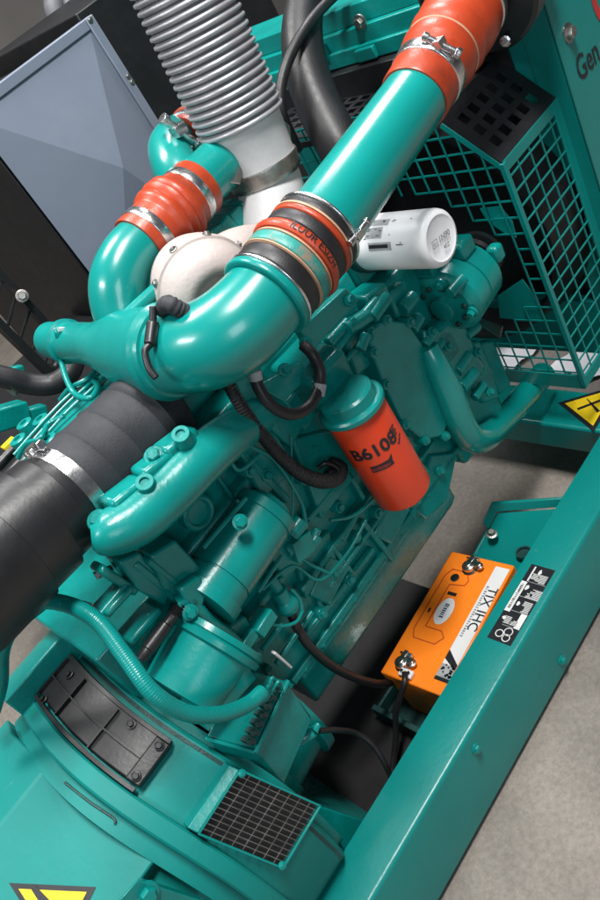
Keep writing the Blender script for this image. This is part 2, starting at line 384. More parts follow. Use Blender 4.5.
bm = new(); marks(bm, lambda x, y: bt(.54 + (.021 - x) / bl, .40 + (y - .006) / bw, .0018), .042, .012, 7); obj('logo_lettering', bm, 'blueink', lg)
bm = new(); rect_on(bm, lambda s, t: bt(s, t, .001), .665, .30, .69, .44); rect_on(bm, lambda s, t: bt(s, t, .001), .50, .17, .535, .20); obj('lid_mark', bm, 'ink', lid)
# long white label with its dark end
lf = lambda s, t: bt(s, t, .0008)
bm = new(); quad(bm, [lf(.96, .76), lf(.96, .97), lf(.20, .97), lf(.20, .76)]); lab = obj('maker_label', bm, 'label', lid)
bm = new(); quad(bm, [lf(.11, .76), lf(.11, .97), lf(.20, .97), lf(.20, .76)]); obj('label_print', bm, 'greylabel', lab)
l2 = lambda s, t: bt(s, t, .0014)
bm = new(); quad(bm, [l2(.235, .76), l2(.30, .76), l2(.215, .97), l2(.175, .97)]); quad(bm, [l2(.085, .76), l2(.11, .76), l2(.11, .97), l2(.085, .97)])
for k in range(26):
    s = random.uniform(.115, .195); t = random.uniform(.78, .95); quad(bm, [l2(s, t), l2(s + .012, t), l2(s + .012, t + .025), l2(s, t + .025)])
def labtext(s0, t0): return lambda x, y: bt(s0 - x / bl, t0 + y / bw, .0014)
text_mesh(bm, 'TIX IHC', .036, labtext(.80, .835), .0002); obj('label_lettering', bm, 'ink', lab)
bm = new(); marks(bm, labtext(.80, .79), .15, .008, 22); obj('label_fine_lettering', bm, 'paleink', lab)
# terminals
def terminal(s, t):
    p = bt(s, t, 0); b = new(); lathe(b, p, Z, [(0, .020), (.002, .020), (.003, .017)], 24); base = obj('terminal_base', b, 'blackplastic', lid)
    b = new(); lathe(b, p, Z, [(0, .0105), (.02, .0095), (.022, .008)], 20)
    lathe(b, p + Z * .004, Z, [(0, .0165), (.011, .0165), (.013, .0145), (.013, .0108)], 22)
    box(b, p + bu * .020 + Z * .010, (.022, .012, .014), Rb); box(b, p + bu * .010 - bv * .018 + Z * .010, (.016, .020, .012), Rb)
    bolt(b, p + bu * .024 + Z * .010 - bv * .006, -bv, .006, .012, False); bolt(b, p + bu * .006 - bv * .030 + Z * .014, Z, .007, .009)
    cyl(b, p + bu * .024 + Z * .01 + bv * .006, p + bu * .024 + Z * .01 + bv * .018, .003, seg=10)
    obj('terminal', b, 'steel', bat, .0012)
terminal(.895, .42); terminal(.10, .26)
bm = new(); p = bt(.045, .40, .004); box(bm, p + Z * .004, (.020, .036, .010), Rb); lathe(bm, p + Z * .006, Z, [(0, .010), (.006, .010), (.007, .008)], 20); obj('cable_lug', bm, 'label', bat, .002)
bm = new()
for k in (-1, 1): lathe(bm, p + Z * .0135 - bv * (.010 * k), Z, [(0, .004), (.001, .004)], 14)
obj('lug_mark', bm, 'ink', bat)

# ------------------------------------------------------------------ cables
def cable(name, pts, r, label, mat='blackrubber', cat='cable', **k):
    b = new(); tube(b, pts, r, 12, **k); return tag(obj(name, b, mat), label, cat)
cable('battery_cable', [bt(.04, .40, .014), bt(-.03, .47, .012), A(396, 712, Z=.16), A(396, 738, Z=.10), A(393, 765, Z=.05), A(392, 778, Z=.035)], .0075, 'thin black cable dropping straight from the lower battery terminal')
cable('battery_cable', [A(290, 610, Y=.245), A(297, 627, Y=.235), A(310, 647, Y=.23), A(332, 666, Y=.24), A(356, 678, Y=.25), A(378, 684, Y=.27), A(392, 682, Y=.30)], .0100, 'thick black cable drooping from the engine side towards the battery')
cable('ground_cable', [A(318, 731, Y=.17), A(335, 730, Y=.18), A(355, 733, Y=.19), A(372, 744, Y=.17), A(384, 762, Y=.15), A(392, 780, Y=.14), A(398, 800, Y=.13)], .0062, 'thin black cable arching from the terminal box down to the rail')

# ------------------------------------------------------------------ main alternator (bottom left)
AY, AZ = .42, .42
alt = thing('generator_alternator', 'large teal round alternator with a black vent cover and outlet grille', 'alternator', V((-.2, AY, .05)))
def dish(a):
    d = (math.degrees(a) - 68) / 58
    return -.026 * math.cos(PI / 2 * d) ** 2 if abs(d) < 1 else 0
def onc(r, a, x): return V((x + dish(a), AY - r * math.cos(a), AZ + r * math.sin(a)))     # a: angle above the camera-side horizontal
D = math.radians
bm = new()
NA = 96
lathe(bm, V((-.62, AY, AZ)), X, [(0, .30), (.02, .318), (.50, .318), (.505, .352), (.536, .352), (.540, .376), (.544, .380), (.572, .380), (.576, .376), (.577, .366), (.580, .366), (.700, .366), (.706, .360), (.708, .345), (.724, .345), (.726, .30)], NA)
for v_ in bm.verts:                               # the cast rim is slightly dished
    if v_.co.x > -.13: v_.co.x += dish(math.atan2(v_.co.z - AZ, AY - v_.co.y))
obj('body', bm, 'tealmatte', alt, ang=25)
# flat wrapped side sheet with sticker (faceted)
bm = new()
fa = [(D(135), .375), (D(104), .370), (D(81), .352), (D(38), .352), (D(36), .325), (D(-40), .32)]
pts = [onc(r, a, 0) for a, r in fa]
inner = [onc(.29, a, 0) for a, r in fa]
prism(bm, [V((-.66, p.y, p.z)) for p in pts + inner[::-1]], X * .535)
obj('side_sheet', bm, 'tealmatte', alt, .004, 20)
# black vent cover following the ring
def arc_patch(bm, r0, r1, a0, a1, xa, xb, n=14):
    for k in range(n):
        a, b = a0 + (a1 - a0) * k / n, a0 + (a1 - a0) * (k + 1) / n
    P = [[onc(r, a0 + (a1 - a0) * k / n, x) for k in range(n + 1)] for r, x in ((r1, xa), (r1, xb), (r0, xb), (r0, xa))]
    vv = [[bm.verts.new(p) for p in row] for row in P]
    for q in range(4):
        A_, B_ = vv[q], vv[(q + 1) % 4]
        for k in range(n): bm.faces.new((A_[k], A_[k + 1], B_[k + 1], B_[k]))
    bm.faces.new([vv[q][0] for q in range(4)]); bm.faces.new([vv[q][n] for q in range(4)][::-1])
ca0, ca1 = D(53), D(100.5)
bm = new(); arc_patch(bm, .36, .382, ca0, ca1, -.030, .062); vc = obj('vent_cover', bm, 'blackplastic', alt, .004)
bm = new()
for q in (.0, .36, .70, 1.0): arc_patch(bm, .380, .389, ca0 + (ca1 - ca0) * q - .004, ca0 + (ca1 - ca0) * q + .004, -.030, .05, 2)
arc_patch(bm, .380, .389, ca0, ca1, .0085, .0115, 16); arc_patch(bm, .378, .3885, ca0, ca1, -.041, -.034, 16); arc_patch(bm, .378, .3885, ca0, ca1, .054, .061, 16)
obj('cover_ribs', bm, 'blackplastic', vc)
bm = new(); arc_patch(bm, .36, .392, ca0 - .01, ca0 + .065, -.030, .054, 4); obj('cover_end', bm, 'black', vc, .003)
for a, x in ((ca0 + .027, -.018), (ca0 + .027, .042), (ca0 + .20, .044), (ca1 - .12, .034), (ca1 - .08, -.03)):
    bm = new(); bolt(bm, onc(.393 if a < ca0 + .05 else .383, a, x), onc(1, a, 0) - V((0, AY, AZ)), .0062, .007); obj('cover_bolt', bm, 'black', vc)
# top ear on the flange
bm = new(); arc_patch(bm, .34, .425, D(101.5), D(116), -.080, .085, 5); obj('flange_ear', bm, 'teal', alt, .004)
# outlet grille on the lower flank
def on_ring(px, py, r=.397):
    d = ray(px, py); o = EYE - V((0, AY, AZ)); a = d.y ** 2 + d.z ** 2; b = o.y * d.y + o.z * d.z; c = o.y ** 2 + o.z ** 2 - r * r
    return EYE + d * ((-b - math.sqrt(b * b - a * c)) / a)
g00, g10 = on_ring(240, 770), on_ring(320, 808)
g01, g11 = on_ring(198, 836), on_ring(283, 868)
gu, gv = (g10 - g00 + g11 - g01) / 2, (g01 - g00 + g11 - g10) / 2
gn = gu.cross(gv).normalized()
if gn.dot(EYE - g00) < 0: gn = -gn
bm = new(); mesh_grid(bm, g00, gu, gv, 8, 12, .0012, .0016); grl = obj('outlet_grille', bm, 'dullsteel', alt)
bm = new()
for a, b in ((g00, g00 + gu), (g00 + gu, g00 + gu + gv), (g00 + gu + gv, g00 + gv), (g00 + gv, g00)): bar(bm, a, b, .0035, .005, gn)
for s, t in ((.03, .03), (.97, .97)): bolt(bm, g00 + gu * s + gv * t + gn * .003, gn, .005, .004)
obj('grille_frame', bm, 'teal', alt, .001)
bm = new(); prism(bm, [g00 - gn * .012, g00 + gu - gn * .012, g00 + gu + gv - gn * .012, g00 + gv - gn * .012], -gn * .05); obj('duct', bm, 'blackplastic', alt)
bm = new()
prism(bm, [g00 - gu * .01 + gn * .002, g00 - gu * .01 + gv + gn * .002, g00 - gu * .10 + gv * 1.0 - gn * .012, g00 - gu * .10 - gn * .012], -gn * .03)
obj('duct_flange', bm, 'teal', alt, .002)
# weld seam / ledge lines
bm = new(); arc_patch(bm, .362, .3675, D(-40), D(125), .070, .0765, 40); obj('seam', bm, 'darkgrime', alt)
bm = new(); tube(bm, [onc(.3545, D(72), -.097), onc(.3545, D(62), -.094), onc(.3545, D(54), -.092), onc(.3545, D(52.5), -.098)], .0022, 6); obj('weld_bead', bm, 'darkgrime', alt)
# foot with bolt and lower supports
bm = new()
fo = A(128, 885, Y=.06)
prism(bm, [A(138, 880, Y=.085), A(200, 900, Y=.075), A(196, 960, Y=.075), A(98, 960, Y=.085), A(112, 908, Y=.085)], Y * .03 - Z * .03)
ft = obj('mounting_foot', bm, 'teal', alt, .002)
bm = new(); bolt(bm, A(147, 894, Y=.083), V((0, -1, .25)), .014, .014); obj('foot_bolt', bm, 'teal', ft)
bm = new(); prism(bm, [V((-.10, .16, .03)), V((.20, .16, .03)), V((.12, .20, .30)), V((-.06, .20, .30))], Y * .3); obj('pedestal', bm, 'tealcast', alt, .003)
# yellow warning triangle on the side sheet
fl0, fl1 = onc(.352, D(81), 0), onc(.352, D(38), 0)
pn = V((0, -(fl0.z - fl1.z), (fl0.y - fl1.y))).normalized()
if pn.y > 0: pn = -pn
def on_plane(px, py, p0, n):
    d = ray(px, py); return EYE + d * ((p0 - EYE).dot(n) / d.dot(n))
s0, s1, s2 = [on_plane(px, py, fl0, pn) for px, py in ((9, 883), (96, 887), (58, 962))]
warn(alt, [s0, s1, s2], .0012, .78, [[(.22, .05), (.30, .02), (.36, .22), (.22, .30)], [(.30, .30), (.42, .30), (.40, .46), (.34, .46)]])

# ------------------------------------------------------------------ engine
eng = thing('diesel_engine', 'teal painted diesel engine with filters, starter and side covers', 'engine', V((.6, .42, .24)))
BY = .27
bm = new()
bx(bm, .25, .98, BY, .62, .46, .90)
bx(bm, .27, .96, BY + .035, .62, .88, 1.02)                     # head
obj('engine_block', bm, 'tealcast', eng, .008)
bm = new()
oilpan_or_shade = [(BY - .008, .475), (BY - .008, .455), (BY + .012, .448), (BY + .012, .37), (BY + .035, .335), (.60, .335), (.62, .475)]
prism(bm, [V((.30, y, z)) for y, z in oilpan_or_shade], X * .60); obj('oil_pan', bm, 'tealcast', eng, .006)
bm = new(); bx(bm, .28, .99, BY - .012, BY + .02, .474, .492); rl = obj('pan_rail', bm, 'tealcast', eng, .003)
bm = new()
bm.free()
for k in range(11):
    bm = new(); bolt(bm, V((.32 + k * .062, BY - .004, .4745)), V((0, -.4, -1)), .007, .009); obj('pan_bolt', bm, 'tealcast', rl)
bm = new(); bx(bm, .30, .90, .36, .56, 1.02, 1.085); obj('valve_cover', bm, 'tealcast', eng, .018)
# ribs, bosses, panels on the block's near side
bm = new()
def strip_on(bm, a, b, w, t, y=BY):
    pa, pb = A(*a, Y=y - t / 2 + .002), A(*b, Y=y - t / 2 + .002); bar(bm, pa, pb, t, w, up=Y.cross((pb - pa).normalized()))
for a, b, w, t in (((298, 590), (398, 452), .012, .030), ((318, 600), (432, 440), .010, .022), ((244, 620), (292, 560), .016, .03), ((305, 520), (345, 470), .013, .026),
                   ((345, 470), (362, 500), .012, .024), ((362, 500), (340, 540), .012, .024), ((212, 470), (236, 504), .007, .014), ((262, 420), (292, 468), .010, .022),
                   ((330, 545), (352, 575), .012, .02), ((240, 452), (286, 500), .016, .02), ((360, 520), (392, 560), .014, .02), ((300, 640), (372, 548), .014, .018)):
    strip_on(bm, a, b, w, t)
obj('block_ribs', bm, 'tealcast', eng, .004)
def plate(name, pxs, y, t, mat='tealcast', bev=.005, parent=None):
    b = new(); prism(b, [A(px, py, Y=y) for px, py in pxs], Y * t); return obj(name, b, mat, parent or eng, bev, 25)
for px, py in ((225, 446), (262, 474), (300, 478), (352, 458), (335, 506), (374, 512), (352, 536), (386, 470), (404, 478), (318, 612), (346, 578), (412, 500), (246, 470), (308, 448), (290, 600), (380, 452), (436, 470), (330, 572)):
    bm = new(); q = A(px, py, Y=BY - .004); lathe(bm, q, -Y, [(-.02, .015), (.012, .0135), (.014, .012)], 18); bolt(bm, q - Y * .014, -Y + Z * .15, .0085, .009); obj('block_bolt', bm, 'tealcast', eng)
for pp_, r_ in ((((291, 436), (292, 470), (293, 500), (292, 528)), .0022), (((236, 500), (258, 520), (284, 536), (304, 560), (330, 574)), .004), (((250, 446), (276, 462), (300, 500), (306, 524)), .0045),
               (((330, 520), (352, 516), (372, 500), (392, 472)), .004), (((262, 590), (292, 566), (320, 580), (348, 552), (366, 520)), .0035), (((214, 480), (228, 462), (240, 470), (262, 452)), .004)):
    bm = new(); tube(bm, [A(px, py, Y=BY - .045) for px, py in pp_], r_, 10); obj('thin_line', bm, 'teal', eng)
# core plug rings
for px, py, r in ((196, 512, .034), (324, 596, .028)):
    bm = new(); p = A(px, py, Y=BY); lathe(bm, p, -Y, [(-.01, r), (.010, r), (.013, r - .004), (.012, r - .009), (.003, r - .012), (.003, .002)], 32); obj('core_plug', bm, 'tealcast', eng, ang=30)
# pads and casting lumps
for pxs, y, t in (
    ([(235, 440), (270, 425), (296, 470), (262, 500)], BY - .016, .03),
    ([(292, 440), (330, 430), (362, 470), (322, 520)], BY - .022, .04),
    ([(392, 500), (412, 508), (392, 545), (374, 535)], BY - .02, .04),
    ([(262, 540), (300, 524), (318, 552), (284, 580)], BY - .045, .06),
    ([(330, 556), (352, 566), (330, 606), (310, 596)], BY - .018, .03),
    ([(220, 632), (246, 616), (262, 640), (236, 664)], BY - .06, .07),
    ([(296, 560), (330, 530), (338, 560), (306, 600)], BY - .014, .03),
    ([(400, 440), (432, 470), (420, 500), (392, 480)], BY - .018, .04),
    ([(432, 455), (458, 452), (448, 500), (426, 520), (412, 508)], BY - .012, .05)):
    plate('casting_pad', pxs, y, t)
# smooth side cover beside the red filter, ringed with bolts
cov = [(369, 332), (385, 320), (408, 322), (428, 352), (441, 388), (449, 420), (444, 436), (424, 440), (404, 424), (384, 384), (372, 352)]
sc = plate('side_cover', cov, BY - .05, .06, 'tealcast', .004)
cx_ = sum(p[0] for p in cov) / len(cov); cy_ = sum(p[1] for p in cov) / len(cov)
for px, py in cov:
    bm = new(); q = A(cx_ + (px - cx_) * 1.0, cy_ + (py - cy_) * 1.0, Y=BY - .046)
    lathe(bm, q, -Y, [(-.02, .012), (.006, .012), (.007, .010)], 16); bolt(bm, q - Y * .007, -Y, .0075, .008); obj('cover_bolt', bm, 'tealcast', sc)
# intake manifold with bosses
bm = new()
tube(bm, [A(92, 536, Y=.20), A(106, 534, Y=.19), A(134, 521, Y=.18), A(166, 494, Y=.18), A(198, 462, Y=.18), A(228, 437, Y=.195), A(258, 416, Y=.22)], [.022, .036, .042, .044, .043, .040, .036], 20)
mf = obj('intake_manifold', bm, 'teal', eng)
for px, py, tx, ty in ((154, 494, 145, 483), (190, 446, 181, 435)):
    bm = new(); a, b = A(px, py + 4, Y=.19), A(tx, ty, Y=.165); cyl(bm, a - (b - a) * .6, b, .026, .0155, 20); lathe(bm, b, b - a, [(-.002, .0155), (.004, .0155), (.005, .0145), (.005, .0085), (-.006, .008)], 20); obj('manifold_boss', bm, 'teal', mf)
for px, py in ((156, 458), (100, 522), (122, 512)):
    bm = new(); lathe(bm, A(px, py, Y=.20), V((-.15, -.5, .8)), [(-.03, .024), (.008, .019), (.010, .017)], 18); bolt(bm, A(px, py, Y=.20) + V((-.15, -.5, .8)).normalized() * .010, V((-.15, -.5, .8)), .0115, .010, False); obj('manifold_bolt', bm, 'tealcast', mf)
bm = new()
for a, b in (((120, 505), (136, 494)), ((150, 478), (166, 462)), ((170, 455), (188, 442))):
    pa, pb = A(*a, Y=.20), A(*b, Y=.20); box(bm, (pa + pb) / 2, (.07, .05, .05), Matrix.Rotation(.2, 3, 'Y'))
obj('manifold_flange', bm, 'tealcast', eng, .008)
# injection pump / starter drum
sa, sb = A(206, 598, Y=.225), A(268, 508, Y=.235)
d = sb - sa; l = d.length; dn = d.normalized(); r = .062
bm = new(); lathe(bm, sa, d, [(-.01, .05), (-.008, r + .004), (.016, r + .004), (.017, r), (.042, r), (.043, r - .003), (.047, r - .003), (.048, r), (l - .03, r), (l - .029, r - .003), (l - .024, r - .003), (l - .023, r), (l - .004, r), (l, r - .004), (l + .001, .045), (l + .012, .042), (l + .012, .002)], 40)
st = obj('starter_motor', bm, 'teal', eng, ang=30)
bm = new(); bolt(bm, A(240, 522, Y=.168), V((-.1, -1, .4)), .010, .008); obj('drum_bolt', bm, 'teal', st)
for q_ in (((203, 548), .20, (246, 498), .195), ((254, 584), .20, (290, 528), .205), ((258, 592), .21, (282, 556), .21)):
    bm = new(); cyl(bm, A(*q_[0], Y=q_[1]), A(*q_[2], Y=q_[3]), .0045, seg=10); obj('tie_rod', bm, 'teal', st)
# solenoid / cap group at the drum's right end
bm = new()
for a, b, r in (((290, 536), (302, 520), .018), ((306, 552), (318, 536), .012), ((286, 552), (300, 540), .015), ((312, 540), (318, 528), .009)): cyl(bm, A(*a, Y=.225), A(*b, Y=.22), r, cham=.002)
box(bm, A(298, 545, Y=.225), (.05, .04, .045), Matrix.Rotation(.3, 3, 'Y')); obj('valve_block', bm, 'teal', eng, .003)
# flange between drum and housing
bm = new()
fl = [(178, 604), (196, 596), (214, 618), (238, 636), (252, 650), (236, 668), (206, 650), (186, 628)]
prism(bm, [A(px, py, Y=.19) for px, py in fl], Y * .03 + X * .01); fo_ = obj('drum_flange', bm, 'tealcast', eng, .004)
for px, py in ((190, 612), (243, 652), (214, 640)):
    bm = new(); q = A(px, py, Y=.186); bolt(bm, q, V((-.2, -1, .3)), .010, .012); obj('flange_bolt', bm, 'teal', fo_)
# housing behind: flywheel housing (big round) with lugs
bm = new()
lathe(bm, V((.105, AY, AZ)), X, [(-.01, .20), (.002, .225), (.03, .225), (.034, .215), (.12, .205), (.128, .222), (.15, .222), (.152, .16)], 72)
fh_ = obj('flywheel_housing', bm, 'tealcast', eng, ang=28)
bm = new()
a, b = A(176, 708, Y=.205), A(218, 636, Y=.205)
lathe(bm, a, b - a, [(.022, .05), (.026, .077), (.09, .080), (.118, .080), (.122, .090), (.132, .092), (.136, .088), (.139, .092), (.150, .090), (.152, .06)], 48); obj('starter_nose', bm, 'teal', eng, ang=28)
bm = new()
box(bm, A(218, 690, Y=.155), (.12, .05, .05), Matrix.Rotation(.15, 3, 'Y'))
obj('housing_boss', bm, 'tealcast', eng, ang=28)
for k in range(7):
    a_ = D(28 + k * 15); bm = new(); bolt(bm, V((.255, AY - .213 * math.cos(a_), AZ + .213 * math.sin(a_))), X * 1.0, .010, .014); obj('housing_bolt', bm, 'tealcast', fh_)
# lugs between housing and block near the top (dark zone left of the drum)
bm = new()
bx(bm, .06, .26, .30, .62, .62, .88)
for a, b, w, t in (((100, 612), (126, 584), .014, .05), ((124, 640), (154, 606), .016, .05), ((128, 560), (176, 600), .016, .05), ((140, 556), (186, 594), .012, .06), ((96, 566), (132, 590), .016, .04)): strip_on(bm, a, b, w, t, .27)
obj('rear_casting', bm, 'tealcast', eng, .005)
for a, b in (((99, 616), (125, 585)), ((131, 642), (150, 614)), ((138, 644), (156, 616))):
    bm = new(); cyl(bm, A(*a, Y=.235), A(*b, Y=.235), .006, seg=12); obj('stud', bm, 'teal', eng)
bm = new(); prism(bm, [A(52, 593, Y=.30), A(92, 604, Y=.30), A(95, 611, Y=.30), A(54, 601, Y=.30)], Z * .004); prism(bm, [A(94, 574, Y=.28), A(112, 566, Y=.28), A(114, 570, Y=.28), A(98, 580, Y=.28)], Z * .004); obj('worn_ledge', bm, 'ash', eng)
# plates of the pump side seen above the drum
plate('pump_plate', [(150, 556), (176, 540), (206, 572), (192, 604), (164, 590)], .215, .05)
plate('pump_plate', [(118, 562), (140, 552), (172, 590), (166, 606), (140, 592)], .225, .05)
plate('pump_bracket', [(180, 590), (200, 576), (208, 588), (204, 606), (190, 612)], .19, .05)
# terminal box with its conduit and row of terminals
tb = [A(228, 662, Y=.17), A(286, 682, Y=.13), A(254, 748, Y=.11), A(206, 742, Y=.13)]
bm = new()
top = [A(236, 664, Y=.17), A(287, 680, Y=.13), A(254, 752, Y=.11), A(205, 738, Y=.15)]
prism(bm, top, V((-.008, .02, -.145))); bxo = obj('terminal_box', bm, 'tealcast', eng, .006)
un = (top[1] - top[0]).cross(top[3] - top[0]).normalized()
if un.z < 0: un = -un
bm = new()
for k in range(7):
    t = .16 + .72 * k / 6; p = top[1].lerp(top[2], t) + (top[0] - top[1]).normalized() * .022
    box(bm, p + un * .006, (.010, .026, .014), Matrix.Rotation(.3, 3, 'Z')); bolt(bm, p + un * .012 - X * .002, un, .006, .007, False)
obj('terminal_row', bm, 'darkgrime', bxo, .001)
bm = new(); rim = [top[1] + un * .003, top[2] + un * .003]; bar(bm, rim[0], rim[1], .006, .012, un); bar(bm, top[2], top[3], .006, .010, un); obj('box_rim', bm, 'teal', bxo, .001)
for px, py in ((272, 686), (278, 690), (268, 694)):
    bm = new(); tube(bm, [A(266, 700, Y=.115), A(px, py - 8, Y=.10), A(px + 4, py, Y=.115)], .003, 8); obj('wire_tail', bm, 'teal', bxo)
bm = new(); p = A(314, 731, Y=.16); cyl(bm, p - X * .03 + Y * .02, p, .016, .012, cham=.002); lathe(bm, p, X, [(0, .010), (.012, .006), (.016, .006)], 16); obj('cable_gland', bm, 'teal', bxo)
bm = new()
tube(bm, [A(-8, 646, Y=.36), A(30, 606, Y=.32), A(62, 603, Y=.27), A(96, 620, Y=.19), A(124, 655, Y=.13), A(152, 692, Y=.085), A(186, 713, Y=.075), A(222, 714, Y=.075), A(248, 704, Y=.09), A(262, 692, Y=.10)], .0135, 16, rib=(.0040, .00028)); obj('wiring_conduit', bm, 'teal', eng)
bm = new(); tube(bm, [A(40, 604, Y=.36), A(14, 626, Y=.40), A(2, 650, Y=.42), A(0, 684, Y=.44), A(-10, 720, Y=.46)], .014, 14); obj('drain_hose', bm, 'tealcast', eng)
# black turnbuckle-like speed sensor
bm = new()
a, b = A(140, 660, Y=.20), A(182, 604, Y=.20); dn2 = b - a; ll = dn2.length
lathe(bm, a, dn2, [(0, .008), (.01, .011), (.02, .011), (.022, .0125), (ll * .62, .0125), (ll * .64, .010), (ll * .78, .010)] + [(ll * (.79 + .02 * k), .0105 + .0025 * (k % 2)) for k in range(11)], 14); obj('speed_sensor', bm, 'blackplastic', eng, ang=30)
# engine cable lug area
bm = new(); sphere(bm, A(288, 604, Y=.235), .026, (1, .8, 1)); cyl(bm, A(278, 590, Y=.235), A(284, 600, Y=.235), .017); cyl(bm, A(270, 578, Y=.24), A(280, 592, Y=.236), .012, cham=.002); obj('cable_boot', bm, 'teal', eng)
bm = new()
tube(bm, [A(262, 606, Y=.22), A(266, 620, Y=.215), A(280, 626, Y=.215), A(296, 622, Y=.215), A(303, 610, Y=.22)], .0035, 8); tube(bm, [A(292, 590, Y=.22), A(300, 600, Y=.22), A(302, 612, Y=.22)], .0035, 8); obj('lead_wire', bm, 'teal', eng)
bm = new()
for a, b, r in (((262, 650), (282, 624), .006), ((276, 664), (312, 612), .006)): cyl(bm, A(*a, Y=.235), A(*b, Y=.235), r, seg=12)
obj('fuel_line', bm, 'teal', eng)
bm = new(); a, b = A(273, 652, Y=.2), A(290, 667, Y=.2); bar(bm, a, b, .014, .006); obj('worn_tab', bm, 'ash', eng, .002)
for px, py, s in ((245, 640, .03), (262, 622, .034), (234, 654, .028), (254, 660, .02), (226, 640, .022)):
    bm = new(); box(bm, A(px, py, Y=.205), (s * 1.5, s, s * .8), Matrix.Rotation(.1, 3, 'Z')); obj('relay_block', bm, 'teal', eng, .003)
# wiring loom and small hoses on the side
bm = new(); tube(bm, [A(222, 372, Y=.20), A(236, 398, Y=.185), A(256, 427, Y=.18), A(280, 456, Y=.18), A(302, 474, Y=.18), A(322, 481, Y=.185), A(338, 478, Y=.20), A(341, 467, Y=.215), A(330, 462, Y=.225)], [.010, .011, .0115, .012, .0135, .0145, .014, .013, .012], 14, rib=(.006, .0007)); lm = obj('wiring_loom', bm, 'braid', eng)
bm = new(); tube(bm, [A(318, 468, Y=.215), A(326, 463, Y=.205), A(337, 468, Y=.20), A(337, 479, Y=.20), A(328, 484, Y=.20), A(318, 478, Y=.21)], .0055, 10); sphere(bm, A(331, 474, Y=.21), .015); obj('loom_connector', bm, 'blackplastic', lm)
bm = new(); tube(bm, [A(254, 368, Y=.16), A(258, 386, Y=.15), A(270, 404, Y=.14), A(288, 414, Y=.135), A(306, 409, Y=.135), A(318, 392, Y=.14), A(320, 372, Y=.145), A(313, 355, Y=.15), A(303, 345, Y=.17)], .0105, 14); hz = obj('oil_feed_hose', bm, 'blackrubber', eng)
for a, b in (((320.5, 384), (318.5, 396)), ((256.5, 380), (254.5, 371))):
    bm = new(); cyl(bm, A(*a, Y=.140), A(*b, Y=.140), .0112, seg=14); obj('hose_sleeve', bm, 'greylabel', hz)
# bracket plates under the big pipe
plate('pipe_bracket', [(300, 330), (346, 288), (360, 300), (312, 352)], .19, .02, 'teal', .003)
plate('pipe_bracket', [(258, 386), (302, 362), (310, 376), (284, 402)], .20, .02, 'teal', .003)
plate('pipe_bracket', [(232, 372), (258, 360), (276, 400), (250, 420)], .22, .03, 'tealcast', .003)
for px, py in ((285, 370), (306, 343), (350, 300)):
    bm = new(); bolt(bm, A(px, py, Y=.186), -Y + Z * .4, .009, .010); obj('bracket_bolt', bm, 'teal', eng)
# injector/fuel rail clutter between bracket and cover
for a, b, r, y in (((318, 372), (352, 330), .008, .22), ((326, 384), (366, 336), .006, .22), ((346, 330), (372, 312), .016, .22), ((360, 320), (378, 300), .012, .22), ((328, 344), (348, 322), .013, .23), ((372, 318), (388, 296), .014, .21), ((360, 350), (366, 334), .012, .2), ((318, 402), (334, 382), .01, .21)):
    bm = new(); cyl(bm, A(*a, Y=y), A(*b, Y=y), r, seg=16, cham=.002); obj('fuel_fitting', bm, 'tealcast', eng, .001)
for px, py in ((369, 338), (340, 372), (352, 322), (330, 360)):
    bm = new(); bolt(bm, A(px, py, Y=.215), -Y + Z * .4, .008, .010); obj('fitting_bolt', bm, 'tealcast', eng)
bm = new()
for c, s in (((352, 350), (.06, .05, .09)), ((322, 352), (.05, .06, .06)), ((368, 300), (.07, .07, .05)), ((392, 300), (.06, .06, .06)), ((338, 320), (.08, .06, .07)), ((300, 400), (.09, .05, .08)), ((276, 420), (.06, .05, .1))):
    box(bm, A(*c, Y=.265), s, Matrix.Rotation(random.uniform(-.3, .3), 3, 'Y'))
obj('side_castings', bm, 'tealcast', eng, .007)
# oil filter (upright, red)
fx, fy = .688, .15
pt, pb_ = A(352, 409, Y=fy), A(405, 490, Y=fy)
fx = (pt.x + pb_.x) / 2; fr = .0605
bm = new(); lathe(bm, V((fx, fy, pb_.z)), Z, [(-.006, .02), (-.005, .040), (.001, .054), (.010, fr), (pt.z - pb_.z - .004, fr), (pt.z - pb_.z, fr - .002)], 48)
of = obj('oil_filter', bm, 'filterred', eng, ang=35)
bm = new(); lathe(bm, V((fx, fy, pt.z)), Z, [(0, fr + .003), (.004, fr + .006), (.012, fr + .006), (.016, fr + .002), (.017, fr - .004), (.036, fr - .007), (.040, fr - .012), (.041, .02)], 48); obj('filter_head', bm, 'teal', of, ang=30)
bm = new(); bar(bm, V((fx + .01, fy + .02, pt.z + .055)), V((fx + .02, BY + .02, pt.z + .075)), .10, .09); obj('filter_bracket', bm, 'tealcast', of, .012)
cam_a = math.atan2(EYE.y - fy, EYE.x - fx)
def wrapf(a0, z0, h): return lambda x, y: V((fx + (fr + h) * math.cos(a0 + x / fr), fy + (fr + h) * math.sin(a0 + x / fr), z0 + y))
bm = new(); w_ = text_mesh(bm, 'B6108', .040, wrapf(cam_a - .95, pt.z - .082, .0007), .0012); obj('filter_number', bm, 'ink', of)
bm = new(); rect_on(bm, wrapf(cam_a - .55, pt.z - .118, .0006), 0, 0, .046, .016, 8); tr_ = wrapf(cam_a - .55, pt.z - .118, .0006); quad(bm, [tr_(.040, .016), tr_(.050, .024), tr_(.047, .012), tr_(.043, .010)])
for k in range(4): rect_on(bm, wrapf(cam_a + .62, pt.z - .055 - .0062 * k, .0006), .0, 0, .017 - .003 * (k % 2), .0036, 3)
